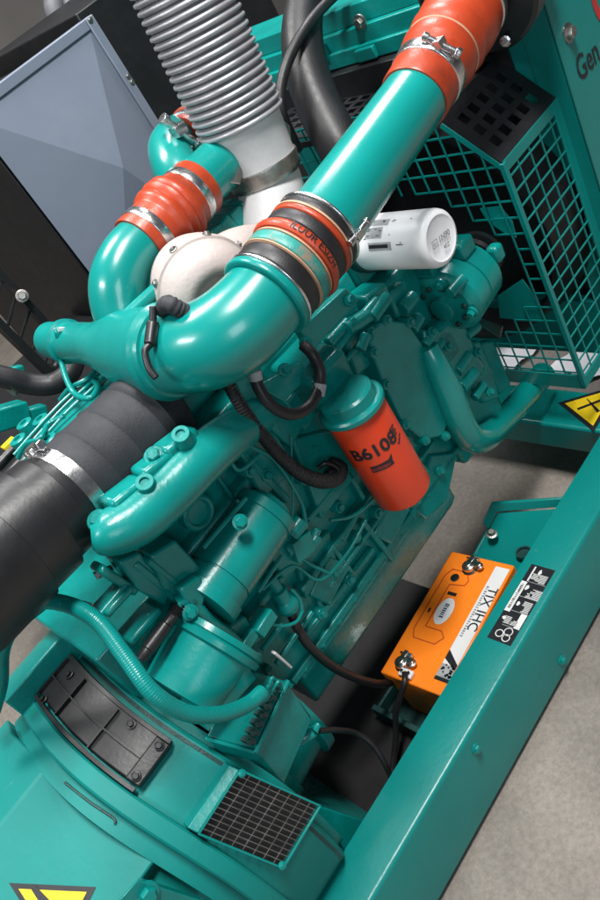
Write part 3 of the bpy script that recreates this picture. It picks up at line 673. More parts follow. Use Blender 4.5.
for k in range(3): q = wrapf(cam_a + .62, pt.z - .094, .0006); quad(bm, [q(.002 + .006 * k, .004 * k), q(.010 + .006 * k, .004 * k + .001), q(.010 + .006 * k, .004 * k + .005), q(.002 + .006 * k, .004 * k + .004)])
obj('filter_print', bm, 'ink', of)
bm = new(); marks(bm, wrapf(cam_a - .50, pt.z - .1145, .0012), .038, .009, 11); obj('filter_brand_print', bm, 'redink', of)
# fuel filter (white, lying outward)
wx, wz = 1.035, 1.03
w0 = A(442, 238, Y=.095); wx, wz = w0.x, w0.z; wr = .0565; wl = .19
bm = new(); lathe(bm, V((wx, .095 + wl, wz)), -Y, [(0, wr - .004), (.002, wr), (wl - .016, wr), (wl - .008, wr - .002), (wl - .003, wr - .006), (wl - .001, wr - .012), (wl - .003, wr - .016), (wl - .0005, .0)], 48, cap=False)
ff = obj('fuel_filter', bm, 'white', eng, ang=40)
bm = new(); lathe(bm, V((wx, .095 + wl, wz)), -Y, [(-.05, .04), (-.045, .06), (0, .062), (.003, .060), (.003, .05)], 40); obj('filter_collar', bm, 'darkgrime', ff)
bm = new(); bx(bm, wx - .06, wx + .07, .095 + wl + .02, .45, wz - .08, wz + .06); obj('filter_mount', bm, 'tealcast', ff, .01)
eu, ev = V((-.55, 0, .83)), V((.83, 0, .55))          # writing on the cap runs at a slant
ec = V((wx, .095, wz))
bm = new()
def capf(ox, oy): return lambda x, y: ec + V((.98, 0, -.18)) * (ox + x) + V((.18, 0, .98)) * (oy + y) - Y * .0016
text_mesh(bm, '1N90', .016, capf(-.012, -.003), .0003); text_mesh(bm, '40Z', .012, capf(-.004, -.022), .0002)
q = capf(-.033, -.008)
for a, b, c_, d_ in ((0, 0, .017, .0013), (0, .0137, .017, .015), (0, 0, .0013, .015), (.0157, 0, .017, .015), (.004, .004, .013, .0052), (.004, .0085, .013, .0097), (.004, .004, .0052, .011)): rect_on(bm, q, a, b, c_, d_)
obj('cap_print', bm, 'paleink', ff)
def wrapw(a0, d0, h): return lambda x, y: V((wx + (wr + h) * math.cos(a0 + y / wr), .095 + d0 + x, wz + (wr + h) * math.sin(a0 + y / wr)))
bm = new(); aw = PI * .80
for a_, d0, wd, ht in ((aw + .05, .080, .060, .016), (aw - .48, .105, .045, .022), (aw - .80, .095, .060, .014)): rect_on(bm, lambda x, y, a_=a_, d0=d0: wrapw(a_, d0, .0006)(y, x), 0, 0, ht, wd, 4)
obj('filter_label', bm, 'greylabel', ff)
bm = new()
for k in range(26):
    a_ = aw + random.choice((.08, .14, -.42, -.36, -.74, -.7, -.1, -.2)); d0 = random.uniform(.035, .15); rect_on(bm, wrapw(a_, d0, .0011), 0, 0, random.uniform(.003, .008), .0016)
rect_on(bm, lambda x, y: wrapw(aw + .12, .088, .0011)(y, x), 0, 0, .007, .05, 3)
obj('filter_text', bm, 'ink', ff)
# charging alternator
ca, cb = A(445, 306, Y=.215), A(490, 262, Y=.25)
d = cb - ca; L_ = .19; dn = V((1, .08, .02)).normalized(); rr_ = .081
bm = new(); lathe(bm, ca, dn, [(-.004, .03), (0, .062), (.012, .074), (.016, rr_), (.062, rr_), (.063, rr_ - .003), (.067, rr_ - .003), (.068, rr_), (.118, rr_), (.126, .072), (.14, .06), (.142, .03), (.17, .03)], 40)
cal = obj('charging_alternator', bm, 'teal', eng, ang=28)
bm = new(); lathe(bm, ca, -dn, [(-.004, .028), (.016, .028), (.019, .024)], 28); obj('bearing_cap', bm, 'teal', cal)
u_, v_, n_ = frame(dn)
bm = new()
for k in range(10):
    a_ = 2 * PI * k / 10; box(bm, ca + (u_ * math.cos(a_) + v_ * math.sin(a_)) * .052 - dn * .001, (.014, .011, .011), Matrix.Rotation(a_, 3, 'X'))
obj('rear_vents', bm, 'darkgrime', cal, .002)
bm = new()
for a_ in (0.4, 1.9, 3.4, 5.0):
    b_ = new(); bolt(b_, ca + (u_ * math.cos(a_) + v_ * math.sin(a_)) * .066 - dn * .004, -dn, .009, .012); obj('alternator_bolt', b_, 'teal', cal)
cyl(bm, ca + V((-.02, -.05, .05)), ca + V((.03, -.055, .052)), .012, cham=.002)
obj('alternator_stud', bm, 'teal', cal)
bm = new(); box(bm, ca + dn * .09 + V((0, -.03, .085)), (.05, .05, .04)); box(bm, ca + dn * .05 + V((0, .02, .09)), (.09, .06, .05)); box(bm, ca + dn * .14 + V((0, -.075, .03)), (.03, .03, .04)); obj('alternator_lugs', bm, 'tealcast', cal, .008)
bm = new(); lathe(bm, ca + dn * .15, dn, [(0, .055), (.01, .058), (.014, .045), (.022, .045), (.026, .058), (.04, .055)], 36); obj('pulley', bm, 'blackplastic', cal)
# brackets under it
for pxs, y, t in (([(424, 330), (452, 330), (462, 350), (446, 372), (428, 360)], .22, .05), ([(452, 352), (480, 340), (494, 372), (500, 398), (484, 404), (466, 376)], .25, .04), ([(412, 344), (432, 340), (446, 380), (432, 384)], .23, .06), ([(478, 344), (494, 340), (512, 384), (500, 396)], .27, .03)):
    plate('alternator_bracket', pxs, y, t, 'tealcast', .006)
for a, b, r in (((424, 346), (434, 330), .014), ((434, 352), (442, 340), .012), ((456, 372), (468, 354), .016), ((460, 388), (474, 372), .018), ((474, 398), (484, 384), .012), ((412, 330), (420, 316), .014), ((466, 336), (478, 326), .012), ((402, 310), (414, 296), .016)):
    bm = new(); cyl(bm, A(*a, Y=.225), A(*b, Y=.225), r, seg=18, cham=.002); obj('bracket_spacer', bm, 'tealcast', eng, .001)
for px, py in ((432, 332), (448, 346), (428, 358), (478, 352), (490, 392)):
    bm = new(); bolt(bm, A(px, py, Y=.215), -Y + Z * .3, .008, .010); obj('bracket_bolt', bm, 'tealcast', eng)
bm = new(); bx(bm, .96, 1.16, .26, .60, .42, .95); bx(bm, 1.0, 1.12, .22, .34, .60, .80); obj('front_cover', bm, 'tealcast', eng, .015)
bm = new(); lathe(bm, V((1.17, .42, .72)), X, [(0, .09), (.05, .09), (.052, .11), (.06, .11), (.062, .05), (.07, .05)], 40); fanhub = obj('fan_hub', bm, 'blackplastic', eng)
bm = new()
for k in range(7):
    a_ = 2 * PI * k / 7 + .2; ca_, sa_ = math.cos(a_), math.sin(a_); t_ = V((0, -sa_, ca_)); r_ = V((0, ca_, sa_)); c = V((1.235, .42, .72))
    prism(bm, [c + r_ * .10 - t_ * .03, c + r_ * .20 - t_ * .04, c + r_ * .20 + t_ * .04 + X * .03, c + r_ * .10 + t_ * .03 + X * .03], X * .006)
obj('fan_blades', bm, 'blackplastic', fanhub)
# lower coolant pipe
bm = new(); tube(bm, [A(427, 348, Y=.225), A(436, 366, Y=.215), A(448, 392, Y=.21), A(459, 420, Y=.21), A(470, 437, Y=.215), A(484, 438, Y=.23), A(500, 424, Y=.26), A(515, 408, Y=.285), V((1.40, .315, .318))], [.026, .030] + [.034] * 7, 22); cp = obj('coolant_pipe', bm, 'tealpipe', eng)
bm = new(); lathe(bm, A(438, 368, Y=.20), V((-.3, -1, .3)), [(-.01, .012), (.004, .012), (.005, .009)], 16); obj('pipe_plug', bm, 'teal', cp)
# top of the engine: valve gear lines, bright cover strip seen beyond the rubber hose
tp = [A(18, 452, Z=1.11), A(62, 408, Z=1.11), A(116, 358, Z=1.11), A(150, 366, Z=1.11), A(100, 430, Z=1.11), A(40, 480, Z=1.11)]
bm = new(); prism(bm, tp, Z * -.05); obj('rocker_cover', bm, 'teal', eng, .006)
bm = new()
for off, y in ((0, 0), (5, 2), (10, 5)): tube(bm, [A(14 + off, 455 + y, Z=1.13), A(34 + off, 432 + y, Z=1.135), A(60 + off, 404 + y, Z=1.14), A(84 + off, 382 + y, Z=1.14), A(112 + off, 353 + y, Z=1.135)], .0035, 8)
tube(bm, [A(56, 338, Z=1.20), A(60, 356, Z=1.19), A(66, 378, Z=1.17), A(75, 394, Z=1.15), A(90, 398, Z=1.145), A(98, 386, Z=1.14), A(92, 380, Z=1.14)], .006, 10)
tube(bm, [A(18, 458, Z=1.13), A(26, 444, Z=1.15), A(40, 438, Z=1.15), A(48, 424, Z=1.14), A(64, 416, Z=1.14)], .005, 8)
tube(bm, [A(60, 400, Z=1.13), A(70, 388, Z=1.15), A(88, 378, Z=1.15), A(104, 360, Z=1.14)], .005, 8)
obj('fuel_lines', bm, 'teal', eng)
bm = new(); cyl(bm, A(6, 482, Z=1.1), A(40, 444, Z=1.1), .016, seg=16); cyl(bm, A(-4, 468, Z=1.1), A(22, 440, Z=1.1), .012, seg=16); obj('harness_tube', bm, 'blackplastic', eng)
bm = new(); bar(bm, A(3, 449, Z=1.13), A(14, 438, Z=1.13), .018, .008); obj('yellow_tag', bm, 'yellow', eng, .001)
bm = new(); bar(bm, A(12, 480, Z=1.125), A(21, 471, Z=1.125), .018, .008); obj('yellow_tag', bm, 'yellow', eng, .001)
bm = new(); bar(bm, A(9, 477, Z=1.127), A(17, 467, Z=1.127), .012, .010); obj('red_tag', bm, 'redink', eng, .001)
bm = new(); bar(bm, A(5, 486, Z=1.13), A(14, 486, Z=1.13), .03, .02); bolt(bm, A(8, 485, Z=1.142), Z, .009, .010); obj('clip', bm, 'steel', eng, .002)
for px, py in ((54, 446), (46, 426), (30, 430), (24, 446), (94, 386)):
    bm = new(); lathe(bm, A(px, py, Z=1.115), Z, [(0, .018), (.02, .018), (.022, .014), (.022, .008), (.01, .006)], 18); obj('injector_cap', bm, 'teal', eng)
# turbocharger: compressor stub, wrapped turbine
ctr = A(168, 352, Y=.26)
bm = new()
lathe(bm, V((ctr.x, .72, ctr.z)), -Y, [(0, .030), (.004, .038), (.07, .038), (.074, .046), (.085, .046), (.089, .040), (.20, .042), (.25, .052), (.33, .07), (.40, .075), (.43, .078), (.455, .078), (.462, .07)], 40)
tc_ = obj('turbocharger', bm, 'teal', eng, ang=30)
bm = new()
a = A(115, 352, Y=.42)
for k in range(4): tube(bm, [A(112 + k * 2, 344 + k * 5, Y=.40), A(130 + k * 2, 352 + k * 5, Y=.36), A(150 + k, 364 + k * 4, Y=.33)], .004, 8)
obj('compressor_ribs', bm, 'teal', tc_)
bm = new(); tube(bm, [A(92, 348, Y=.55), A(70, 342, Y=.60), A(60, 336, Y=.60), A(58, 332, Y=.60), A(64, 356, Y=.62)], .008, 10); obj('boost_line', bm, 'teal', tc_)
bm = new(); bar(bm, A(56, 330, Y=.60), A(66, 328, Y=.60), .02, .006); obj('line_clip', bm, 'ash', tc_)
bm = new()
tw = A(207, 290, Y=.30)
ax = V((.45, -.55, .5)).normalized()
a2 = V((-.30, -.85, -.12)).normalized(); tw = A(209, 290, Y=.31)
lathe(bm, tw, a2, [(-.095, .04), (-.092, .068), (-.08, .082), (-.055, .090), (-.024, .0925), (-.022, .0965), (-.006, .0965), (-.004, .0925), (.022, .090), (.042, .080), (.054, .066), (.057, .054), (.050, .043), (.03, .036), (.028, .005)], 56)
tube(bm, [A(226, 268, Y=.36), A(240, 262, Y=.35), A(256, 258, Y=.37), A(276, 256, Y=.41)], [.062, .064, .066, .07], 40, 10)
lathe(bm, A(229, 262, Y=.325), V((.35, -.75, .5)), [(-.02, .034), (.012, .034), (.016, .030), (.020, .030), (.021, .012), (.026, .011), (.027, .002)], 28)
twr = obj('turbine_wrap', bm, 'wrap', tc_, ang=55)
uu_, vv_, nn_ = frame(a2)
for k in range(9):
    t_ = 2 * PI * k / 9 + .3; bm = new(); o_ = uu_ * math.cos(t_) + vv_ * math.sin(t_); bolt(bm, tw + o_ * .0965 - a2 * .014, o_, .0055, .006); obj('wrap_bolt', bm, 'dullsteel', twr)
bm = new(); tube(bm, [A(162, 310, Y=.20), A(168, 304, Y=.16), A(180, 310, Y=.15), A(196, 318, Y=.15), A(212, 326, Y=.16)], [.012, .0135, .0135, .013, .012], 14, rib=(.007, .0007)); obj('oil_drain_hose', bm, 'rubber', tc_)
bm = new(); tube(bm, [A(228, 246, Y=.36), A(244, 250, Y=.33), A(264, 262, Y=.28)], .018, 12); obj('heat_sleeve', bm, 'black', tc_)
bm = new()
cyl(bm, A(153, 322, Y=.19), A(150, 345, Y=.18), .010, cham=.002); cyl(bm, A(153, 306, Y=.19), A(153, 322, Y=.19), .006, cham=.001); tube(bm, [A(150, 344, Y=.18), A(145, 352, Y=.18), A(149, 368, Y=.17), A(156, 378, Y=.16)], .006, 10); obj('actuator', bm, 'blackplastic', tc_, .001)
bm = new(); cyl(bm, A(122, 322, Y=.36), A(172, 276, Y=.36), .014, seg=16); cyl(bm, A(160, 288, Y=.37), A(188, 262, Y=.37), .009, seg=12); tube(bm, [A(170, 270, Y=.38), A(172, 248, Y=.40), A(182, 228, Y=.42)], .007, 8); tube(bm, [A(180, 262, Y=.38), A(186, 246, Y=.40), A(190, 232, Y=.42)], .006, 8); obj('vent_pipes', bm, 'teal', tc_)
# exhaust manifold strip and clutter behind the turbo (far side)
bm = new()
for k in range(6):
    a, b = A(182 + k * 10, 262 - k * 9, Y=.50), A(192 + k * 10, 252 - k * 9, Y=.50); box(bm, (a + b) / 2, (.035, .10, .05), Matrix.Rotation(.2 * (k % 3 - 1), 3, 'Y'))
bx(bm, .55, 1.1, .48, .62, 1.0, 1.09); obj('exhaust_manifold', bm, 'tealcast', eng, .004)

# ------------------------------------------------------------------ big intake pipe with couplings
pipe = thing('charge_air_pipe', 'big glossy teal pipe curving from the turbo to the radiator', 'pipe', A(300, 250, Y=.1))
P = [A(160, 352, Y=.27), A(180, 351, Y=.215), A(204, 346, Y=.16), A(230, 333, Y=.125), A(254, 311, Y=.107), A(276, 284, Y=.10), A(300, 254, Y=.10), A(330, 216, Y=.10), A(380, 147, Y=.115), A(428, 80, Y=.13)]
bm = new(); tube(bm, P, [.070, .071, .072, .073, .071, .068, .0665, .0655, .063, .0605], 48, 10); obj('pipe', bm, 'tealpipe', pipe)
bm = new(); dd = P[1] - P[0]; lathe(bm, P[0] + dd * .35, dd, [(-.014, .070), (-.012, .080), (-.004, .083), (.004, .083), (.012, .078), (.016, .079), (.022, .076), (.024, .070)], 48); obj('flange_ring', bm, 'teal', pipe, ang=30)
# coupling on the bend (black / orange / teal bands)
q0, q1 = A(267, 295, Y=.10), A(320, 229, Y=.10)
dv = (q1 - q0); ln = dv.length; dn = dv.normalized()
hr = .0755
def band(name, t0, t1, r, mat, parent=pipe, p=None, d=None, ln_=None, edge=.003, hump=0):
    p = p or q0; d = d or dn; ln_ = ln_ or ln
    b = new(); w = (t1 - t0) * ln_
    pr = [(0, r - .010), (0, r - edge), (edge * .6, r - edge * .2), (edge, r)]
    if hump: pr += [(w * k / 8, r + hump * math.sin(PI * k / 8)) for k in range(1, 8)]
    pr += [(w - edge, r), (w - edge * .6, r - edge * .2), (w, r - edge), (w, r - .010)]
    lathe(b, p + d * (t0 * ln_), d, pr, 56, cap=False); return obj(name, b, mat, parent, ang=50)
band('lip_ring', -.06, .03, hr + .003, 'teal')
band('clamp_band', .03, .075, hr + .003, 'steel')
band('hose_sleeve', .075, .26, hr, 'blackrubber')
band('hose_sleeve', .26, .285, hr + .002, 'tan')
band('hose_sleeve', .285, .43, hr + .002, 'teallabel')
band('hose_sleeve', .43, .45, hr + .002, 'tan')
os_ = band('hose_sleeve', .45, .60, hr + .001, 'orangehose', hump=.006)
band('hose_sleeve', .60, .755, hr + .001, 'blackrubber')
band('hose_sleeve', .755, .83, hr + .002, 'orangehose')
band('hose_sleeve', .83, .845, hr + .0025, 'tan')
band('hose_sleeve', .845, .95, hr + .001, 'blackrubber')
cb_ = band('clamp_band', .95, 1.0, hr + .003, 'steel')
pu, pv, pn_ = frame(dn)
def wraph(a0, t0, h, r=hr): return lambda x, y: q0 + dn * (t0 * ln + y) + (pu * math.cos(a0 + x / r) + pv * math.sin(a0 + x / r)) * (r + h)
av = (EYE - (q0 + dn * ln * .5)); aa = math.atan2(av.dot(pv), av.dot(pu))
bm = new()
text_mesh(bm, 'ILUUR ESIZH', .0165, lambda x, y: wraph(aa - .50, .495, .0075)(x, y), .0002); obj('hose_lettering', bm, 'ink', os_)
def clamp_screw(p, ax_, out, parent, s=1.0):
    b = new(); cyl(b, p - ax_ * .022 * s, p + ax_ * .026 * s, .005 * s, seg=12); box(b, p + out * .001, (.016 * s, .014 * s, .012 * s)); bolt(b, p + ax_ * .026 * s, ax_, .0075 * s, .008 * s, False); lathe(b, p - ax_ * .024 * s, ax_, [(0, .007 * s), (.008 * s, .007 * s)], 12)
    obj('clamp_screw', b, 'steel', parent, .0008)
def ringpt(p, d, r, ang): uu, vv, _ = frame(d); return p + (uu * math.cos(ang) + vv * math.sin(ang)) * r, (uu * -math.sin(ang) + vv * math.cos(ang)), (uu * math.cos(ang) + vv * math.sin(ang))
def ang_to(p, d, px, py):
    """ring angle whose point is nearest to the pixel's ray"""
    best = None
    for k in range(120):
        a = 2 * PI * k / 120; q, _, n = ringpt(p, d, .08, a)
        if n.dot(EYE - q) < 0: continue
        w = (q - EYE).normalized(); e = (w - ray(px, py).normalized()).length
        if best is None or e < best[0]: best = (e, a)
    return best[1]
pp = q0 + dn * ln * .975; a_ = ang_to(pp, dn, 343, 240); q, t_, o_ = ringpt(pp, dn, hr + .006, a_); clamp_screw(q, dn, o_, cb_)
# upper orange coupling towards the radiator
u0, u1 = A(414, 99, Y=.126), A(471, 3, Y=.145); UD = (u1 - u0).normalized(); UL = (u1 - u0).length
bm = new()
prf = [(0, .056), (0, .0645), (.004, .066), (UL * .14, .066), (UL * .17, .0672), (UL * .32, .0680), (UL * .36, .072), (UL * .42, .0745), (UL * .47, .0715), (UL * .49, .0712), (UL * .52, .075), (UL * .58, .077), (UL * .63, .0735), (UL * .65, .0735), (UL * .69, .077), (UL * .78, .078), (UL * .88, .076), (UL * .93, .073), (UL, .072), (UL, .056)]
lathe(bm, u0, UD, prf, 56, cap=False); uh = obj('rubber_coupling', bm, 'orangehose', pipe, ang=50)
c1 = band('clamp_band', .18, .29, .0695, 'steel', pipe, u0, UD, UL); band('hose_ridge', .47, .49, .0735, 'tan', pipe, u0, UD, UL)
c2 = band('clamp_band', .92, 1.0, .0755, 'steel', pipe, u0, UD, UL)
pp = u0 + UD * UL * .24; q, t_, o_ = ringpt(pp, UD, .072, ang_to(pp, UD, 438, 47)); clamp_screw(q, t_, o_, c1, 1.3)

# ------------------------------------------------------------------ far pipe with orange couplings
p2 = thing('return_air_pipe', 'shorter teal elbow pipe with wide orange couplings beside the exhaust bellows', 'pipe', A(160, 225, Y=.45))
e = [A(132, 330, Y=.44), A(121, 306, Y=.45), A(119, 282, Y=.45), A(127, 260, Y=.45), A(143, 241, Y=.45), A(166, 218, Y=.45), A(196, 188, Y=.46), A(240, 145, Y=.48)]
bm = new(); tube(bm, e, [.056, .056, .055, .053, .052, .052, .052, .052], 40, 10); obj('pipe', bm, 'tealpipe', p2)
h0, h1 = A(139, 246, Y=.45), A(199, 186, Y=.458); HD = (h1 - h0).normalized(); HL = (h1 - h0).length
bm = new(); lathe(bm, h0, HD, [(0, .05), (0, .0575), (.004, .059), (HL * .30, .059), (HL * .33, .060), (HL * .36, .066), (HL * .42, .069), (HL * .46, .064), (HL * .49, .069), (HL * .53, .071), (HL * .56, .066), (HL * .59, .070), (HL * .64, .069), (HL * .68, .060), (HL * .97, .059), (HL, .057), (HL, .05)], 48, cap=False); obj('rubber_coupling', bm, 'orangehose', p2, ang=50)
b1 = band('clamp_band', .10, .22, .0605, 'steel', p2, h0, HD, HL); b2 = band('clamp_band', .76, .88, .0605, 'steel', p2, h0, HD, HL)
bm = new(); tube(bm, [A(214, 148, Y=.60), A(196, 138, Y=.62), A(180, 136, Y=.62), A(170, 148, Y=.58), A(176, 168, Y=.53), A(188, 186, Y=.50), A(204, 200, Y=.48)], [.044, .044, .044, .045, .048, .05, .05], 36, 10); obj('elbow', bm, 'tealpipe', p2)
k0, k1 = A(178, 130, Y=.62), A(212, 158, Y=.56); KD = (k1 - k0).normalized(); KL = (k1 - k0).length
bm = new(); lathe(bm, A(187, 142, Y=.6), A(210, 128, Y=.64) - A(187, 142, Y=.6), [(-.01, .052), (.0, .056), (.03, .058), (.04, .066), (.12, .066), (.125, .05)], 40); uo = obj('end_coupling', bm, 'orangehose', p2)
bm = new(); lathe(bm, A(187, 142, Y=.6), A(210, 128, Y=.64) - A(187, 142, Y=.6), [(.004, .055), (.004, .0605), (.022, .0605), (.022, .055)], 40, cap=False); cc = obj('clamp_band', bm, 'steel', p2)
clamp_screw(A(178, 130, Y=.52), (A(190, 138, Y=.52) - A(170, 123, Y=.52)).normalized(), V((0, -1, 0)), cc, 1.7)

# ------------------------------------------------------------------ exhaust
exh = thing('exhaust_bellows', 'ribbed grey flexible exhaust pipe on a pale flared outlet', 'exhaust', A(260, 200, Y=.45))
b0, b1_ = A(242, 124, Y=.45), A(185, 0, Y=.45)
BD = (b1_ - b0).normalized(); BL = (b1_ - b0).length
bm = new(); pr = []; nR = int(BL * 1.25 / .0152)
for k in range(nR):
    z_ = k * .0152
    pr += [(z_, .082), (z_ + .0022, .0865), (z_ + .0045, .0915), (z_ + .0075, .0925), (z_ + .0105, .0915), (z_ + .0128, .0865)]
lathe(bm, b0, BD, pr, 56, cap=False); obj('bellows', bm, 'bellows', exh, ang=60)
bm = new()
lathe(bm, b0, -BD, [(-.03, .080), (.0, .083), (.004, .081), (.08, .0765), (.10, .075), (.105, .066)], 48, cap=False); obj('collar', bm, 'ash', exh, ang=35)
o0_ = b0 - BD * .060
o1_ = A(278, 222, Y=.42); o2_ = A(284, 268, Y=.38)
bm = new(); tube(bm, [b0 - BD * .085, b0 - BD * .13, A(273, 205, Y=.44), A(281, 246, Y=.41), o2_], [.068, .069, .072, .078, .088], 40, 8); obj('flared_outlet', bm, 'ash', exh)
bm = new(); lathe(bm, b0 - BD * .082, -BD, [(0, .07), (0, .080), (.004, .0815), (.014, .079), (.022, .0805), (.032, .078), (.036, .074), (.036, .066)], 48, cap=False); rc = obj('clamp_band', bm, 'dullsteel', exh)
bm = new(); pa = A(206, 172, Y=.40); prism(bm, [A(202, 174, Y=.42), A(226, 158, Y=.42), A(244, 166, Y=.42), A(240, 184, Y=.42), A(206, 180, Y=.42)], V((.006, .010, -.006))); obj('clamp_ear', bm, 'dullsteel', rc, .002)
bm = new(); prism(bm, [A(283, 120, Y=.42), A(290, 126, Y=.42), A(292, 146, Y=.40), A(284, 144, Y=.40)], V((.004, .006, 0))); obj('clamp_ear', bm, 'dullsteel', rc, .002)

# ------------------------------------------------------------------ air cleaner
ac = thing('air_cleaner', 'fat dark grey rubber intake hose on a black air cleaner canister', 'air cleaner', A(60, 480, Y=.2))
hA, hB = A(163, 406, Y=.325), A(67, 494, Y=.30)
bm = new()
HDv = (hA - hB); hl = HDv.length
lathe(bm, hB, HDv, [(-.03, 0.0795), (0, 0.0801), (.02, 0.0806), (hl * .22, 0.0828), (hl * .235, 0.0850), (hl * .25, 0.0828), (hl * .45, 0.0844), (hl * .465, 0.0868), (hl * .48, 0.0844), (hl * .70, 0.0860), (hl * .71, 0.0881), (hl * .72, 0.0860), (hl * .79, 0.0860), (hl * .80, 0.0881), (hl * .81, 0.0860), (hl * .95, 0.0849), (hl * .99, 0.0785), (hl * 1.015, 0.0645), (hl * 1.02, 0.0323)], 56)
obj('rubber_hose', bm, 'rubber', ac, ang=50)
bm = new(); lathe(bm, hB + HDv.normalized() * -.006, HDv, [(0, 0.0795), (0, 0.0830), (.024, 0.0838), (.024, 0.0795)], 56, cap=False); bc_ = obj('clamp_band', bm, 'steel', ac)
pp = hB + HDv.normalized() * .01; q, t_, o_ = ringpt(pp, HDv, .087, ang_to(pp, HDv, 36, 468)); clamp_screw(q, t_, o_, bc_, 1.3)
bm = new(); hC = A(-63, 609, Y=.285); cd = hC - hB; cl = cd.length
lathe(bm, hB, cd, [(-.02, 0.0752), (.0, 0.0817), (.02, 0.0849), (.022, 0.0892), (.06, 0.0903), (.062, 0.0989), (.12, 0.1011), (.122, 0.1064), (cl * .9, 0.1118), (cl, 0.1075), (cl + .01, 0.0323)], 56)
obj('canister', bm, 'blackplastic', ac, ang=28)

# ------------------------------------------------------------------ radiator with guard
rad = thing('radiator', 'tall teal radiator with wing panel and perforated fan guard', 'radiator', V((1.6, .45, .23)))
RX = 1.55; WY = .088
bm = new(); bx(bm, RX, 2.6, WY, WY + .004, .26, 2.1); bx(bm, RX, RX + .004, WY, .16, .26, 2.1); wp = obj('wing_panel', bm, 'tealsheet', rad, .0012)
bm = new(); bx(bm, RX + .002, RX + .05, .16, .90, 1.02, 1.215); bx(bm, RX + .002, RX + .05, .16, .20, .262, 1.02); bx(bm, RX + .002, RX + .05, .86, 1.0, .262, 1.05); bx(bm, RX + .004, RX + .05, .095, .16, .262, .62); bx(bm, RX + .002, RX + .05, .2, .86, .262, .45); obj('core_frame', bm, 'tealsheet', rad, .002)
bm = new(); bx(bm, RX + .03, RX + .10, .18, .90, .40, 1.16); obj('core', bm, 'black', rad)
bm = new(); bx(bm, RX - .03, RX + .14, .12, 1.25, 1.235, 1.30); bx(bm, RX - .012, RX + .14, .12, 1.25, 1.30, 1.345); bx(bm, RX - .045, RX - .03, .12, 1.25, 1.225, 1.262); tt = obj('top_tank', bm, 'teal', rad, .003)
for px, py in ((360, 22),):
    bm = new(); bolt(bm, A(px, py, X=RX - .031), -X, .012, .012); obj('tank_bolt', bm, 'dullsteel', tt)
bm = new(); bx(bm, RX - .06, RX - .031, .66, .72, 1.25, 1.29); obj('tank_bracket', bm, 'teal', tt, .003)
bm = new(); bx(bm, RX - .06, RX - .046, .50, .56, 1.228, 1.258); obj('tank_bracket', bm, 'teal', tt, .003)
for px, py in ((568, 33), (567, 143), (585, 218)):
    p = A(px, py, Y=WY); bm = new()
    if py < 100: bolt(bm, V((p.x, WY - .001, p.z)), -Y, .014, .014); obj('panel_bolt', bm, 'dullsteel', wp)
    else: bolt(bm, A(px, py, X=RX - .001), -X, .008, .008); obj('panel_bolt', bm, 'teal', wp)
g0 = A(580, 83, Y=WY)
bm = new(); text_mesh(bm, 'Gen', .074, lambda x, y: V((g0.x + x * .8, WY - .0012, g0.z + y * 1.0)), .001); obj('panel_lettering', bm, 'ink', wp)
g1 = A(589, 22, Y=WY)
bm = new(); cc0 = A(605, -10, Y=WY)
for k in range(30):
    a, b = D(60 + 250 * k / 30), D(60 + 250 * (k + 1) / 30)
    quad(bm, [V((cc0.x + math.cos(t) * q * .85, WY - .0012, cc0.z + math.sin(t) * q)) for t, q in ((a, .075), (b, .075), (b, .052), (a, .052))])
obj('panel_emblem', bm, 'redink', wp)
# inlet neck of the radiator
nk0 = u0 + UD * UL * .97
bm = new(); lathe(bm, nk0, UD, [(-.01, .06), (.0, .072), (.022, .073), (.026, .118), (.032, .126), (.075, .128), (.082, .120), (.16, .118), (.17, .05)], 48); nk = obj('inlet_neck', bm, 'blackplastic', rad, ang=30)
bm = new(); p_ = on_plane(506, 40, nk0 + UD * .028, UD); fd = (-UD + V((0, -.5, .45))).normalized(); lathe(bm, p_ - fd * .006, fd, [(0, .013), (.008, .013), (.009, .009), (.018, .009), (.019, .011), (.028, .010), (.029, .006), (.036, .005)], 8); obj('drain_plug', bm, 'steel', nk)
bm = new(); box(bm, nk0 + UD * .10 + (A(536, 26, Y=.06) - A(500, 5, Y=.06)).normalized() * .125, (.035, .025, .03)); obj('sensor', bm, 'blackplastic', nk, .004)
# fan guard
GX = 1.305; GY = .125; GB = .385; GT = 1.02; GY2 = .235; GZ2 = 1.14
def inpoly(x, y, poly):
    c = False; j = len(poly) - 1
    for i in range(len(poly)):
        (xi, yi), (xj, yj) = poly[i], poly[j]
        if (yi > y) != (yj > y) and x < (xj - xi) * (y - yi) / (yj - yi) + xi: c = not c
        j = i
    return c
def gq(px, py): p = A(px, py, X=GX); return (p.y, p.z)
FW, FH = .86, .795
cut = [gq(*q) for q in ((338, 205), (372, 190), (442, 200), (462, 214), (500, 232), (529, 280), (530, 300), (512, 320), (500, 330), (470, 480), (300, 430))]
def fkeep(s, t):
    y, z = GY + s * FW, GB + t * FH
    if z > GT + (y - GY) * (GZ2 - GT) / (GY2 - GY): return False
    return not inpoly(y, z, cut)
fan = new(); mesh_grid(fan, V((GX, GY, GB)), Y * FW, Z * FH, 20, 19, .0038, .0028, fkeep)
fg = obj('fan_guard', fan, 'tealsheet', rad)
bm = new(); mesh_grid(bm, V((GX, GY, GB)), X * (RX - GX), Z * (GT - GB), 5, 17, .0036, .0028); obj('guard_side', bm, 'tealsheet', fg)
bm = new()
bar(bm, V((GX, GY, GB)), V((GX, GY, GT)), .012, .012); bar(bm, V((GX, GY, GB + .012)), V((GX, GY + .26, GB + .012)), .006, .046); bar(bm, V((GX, GY, GB + .008)), V((RX, GY, GB + .008)), .006, .03)
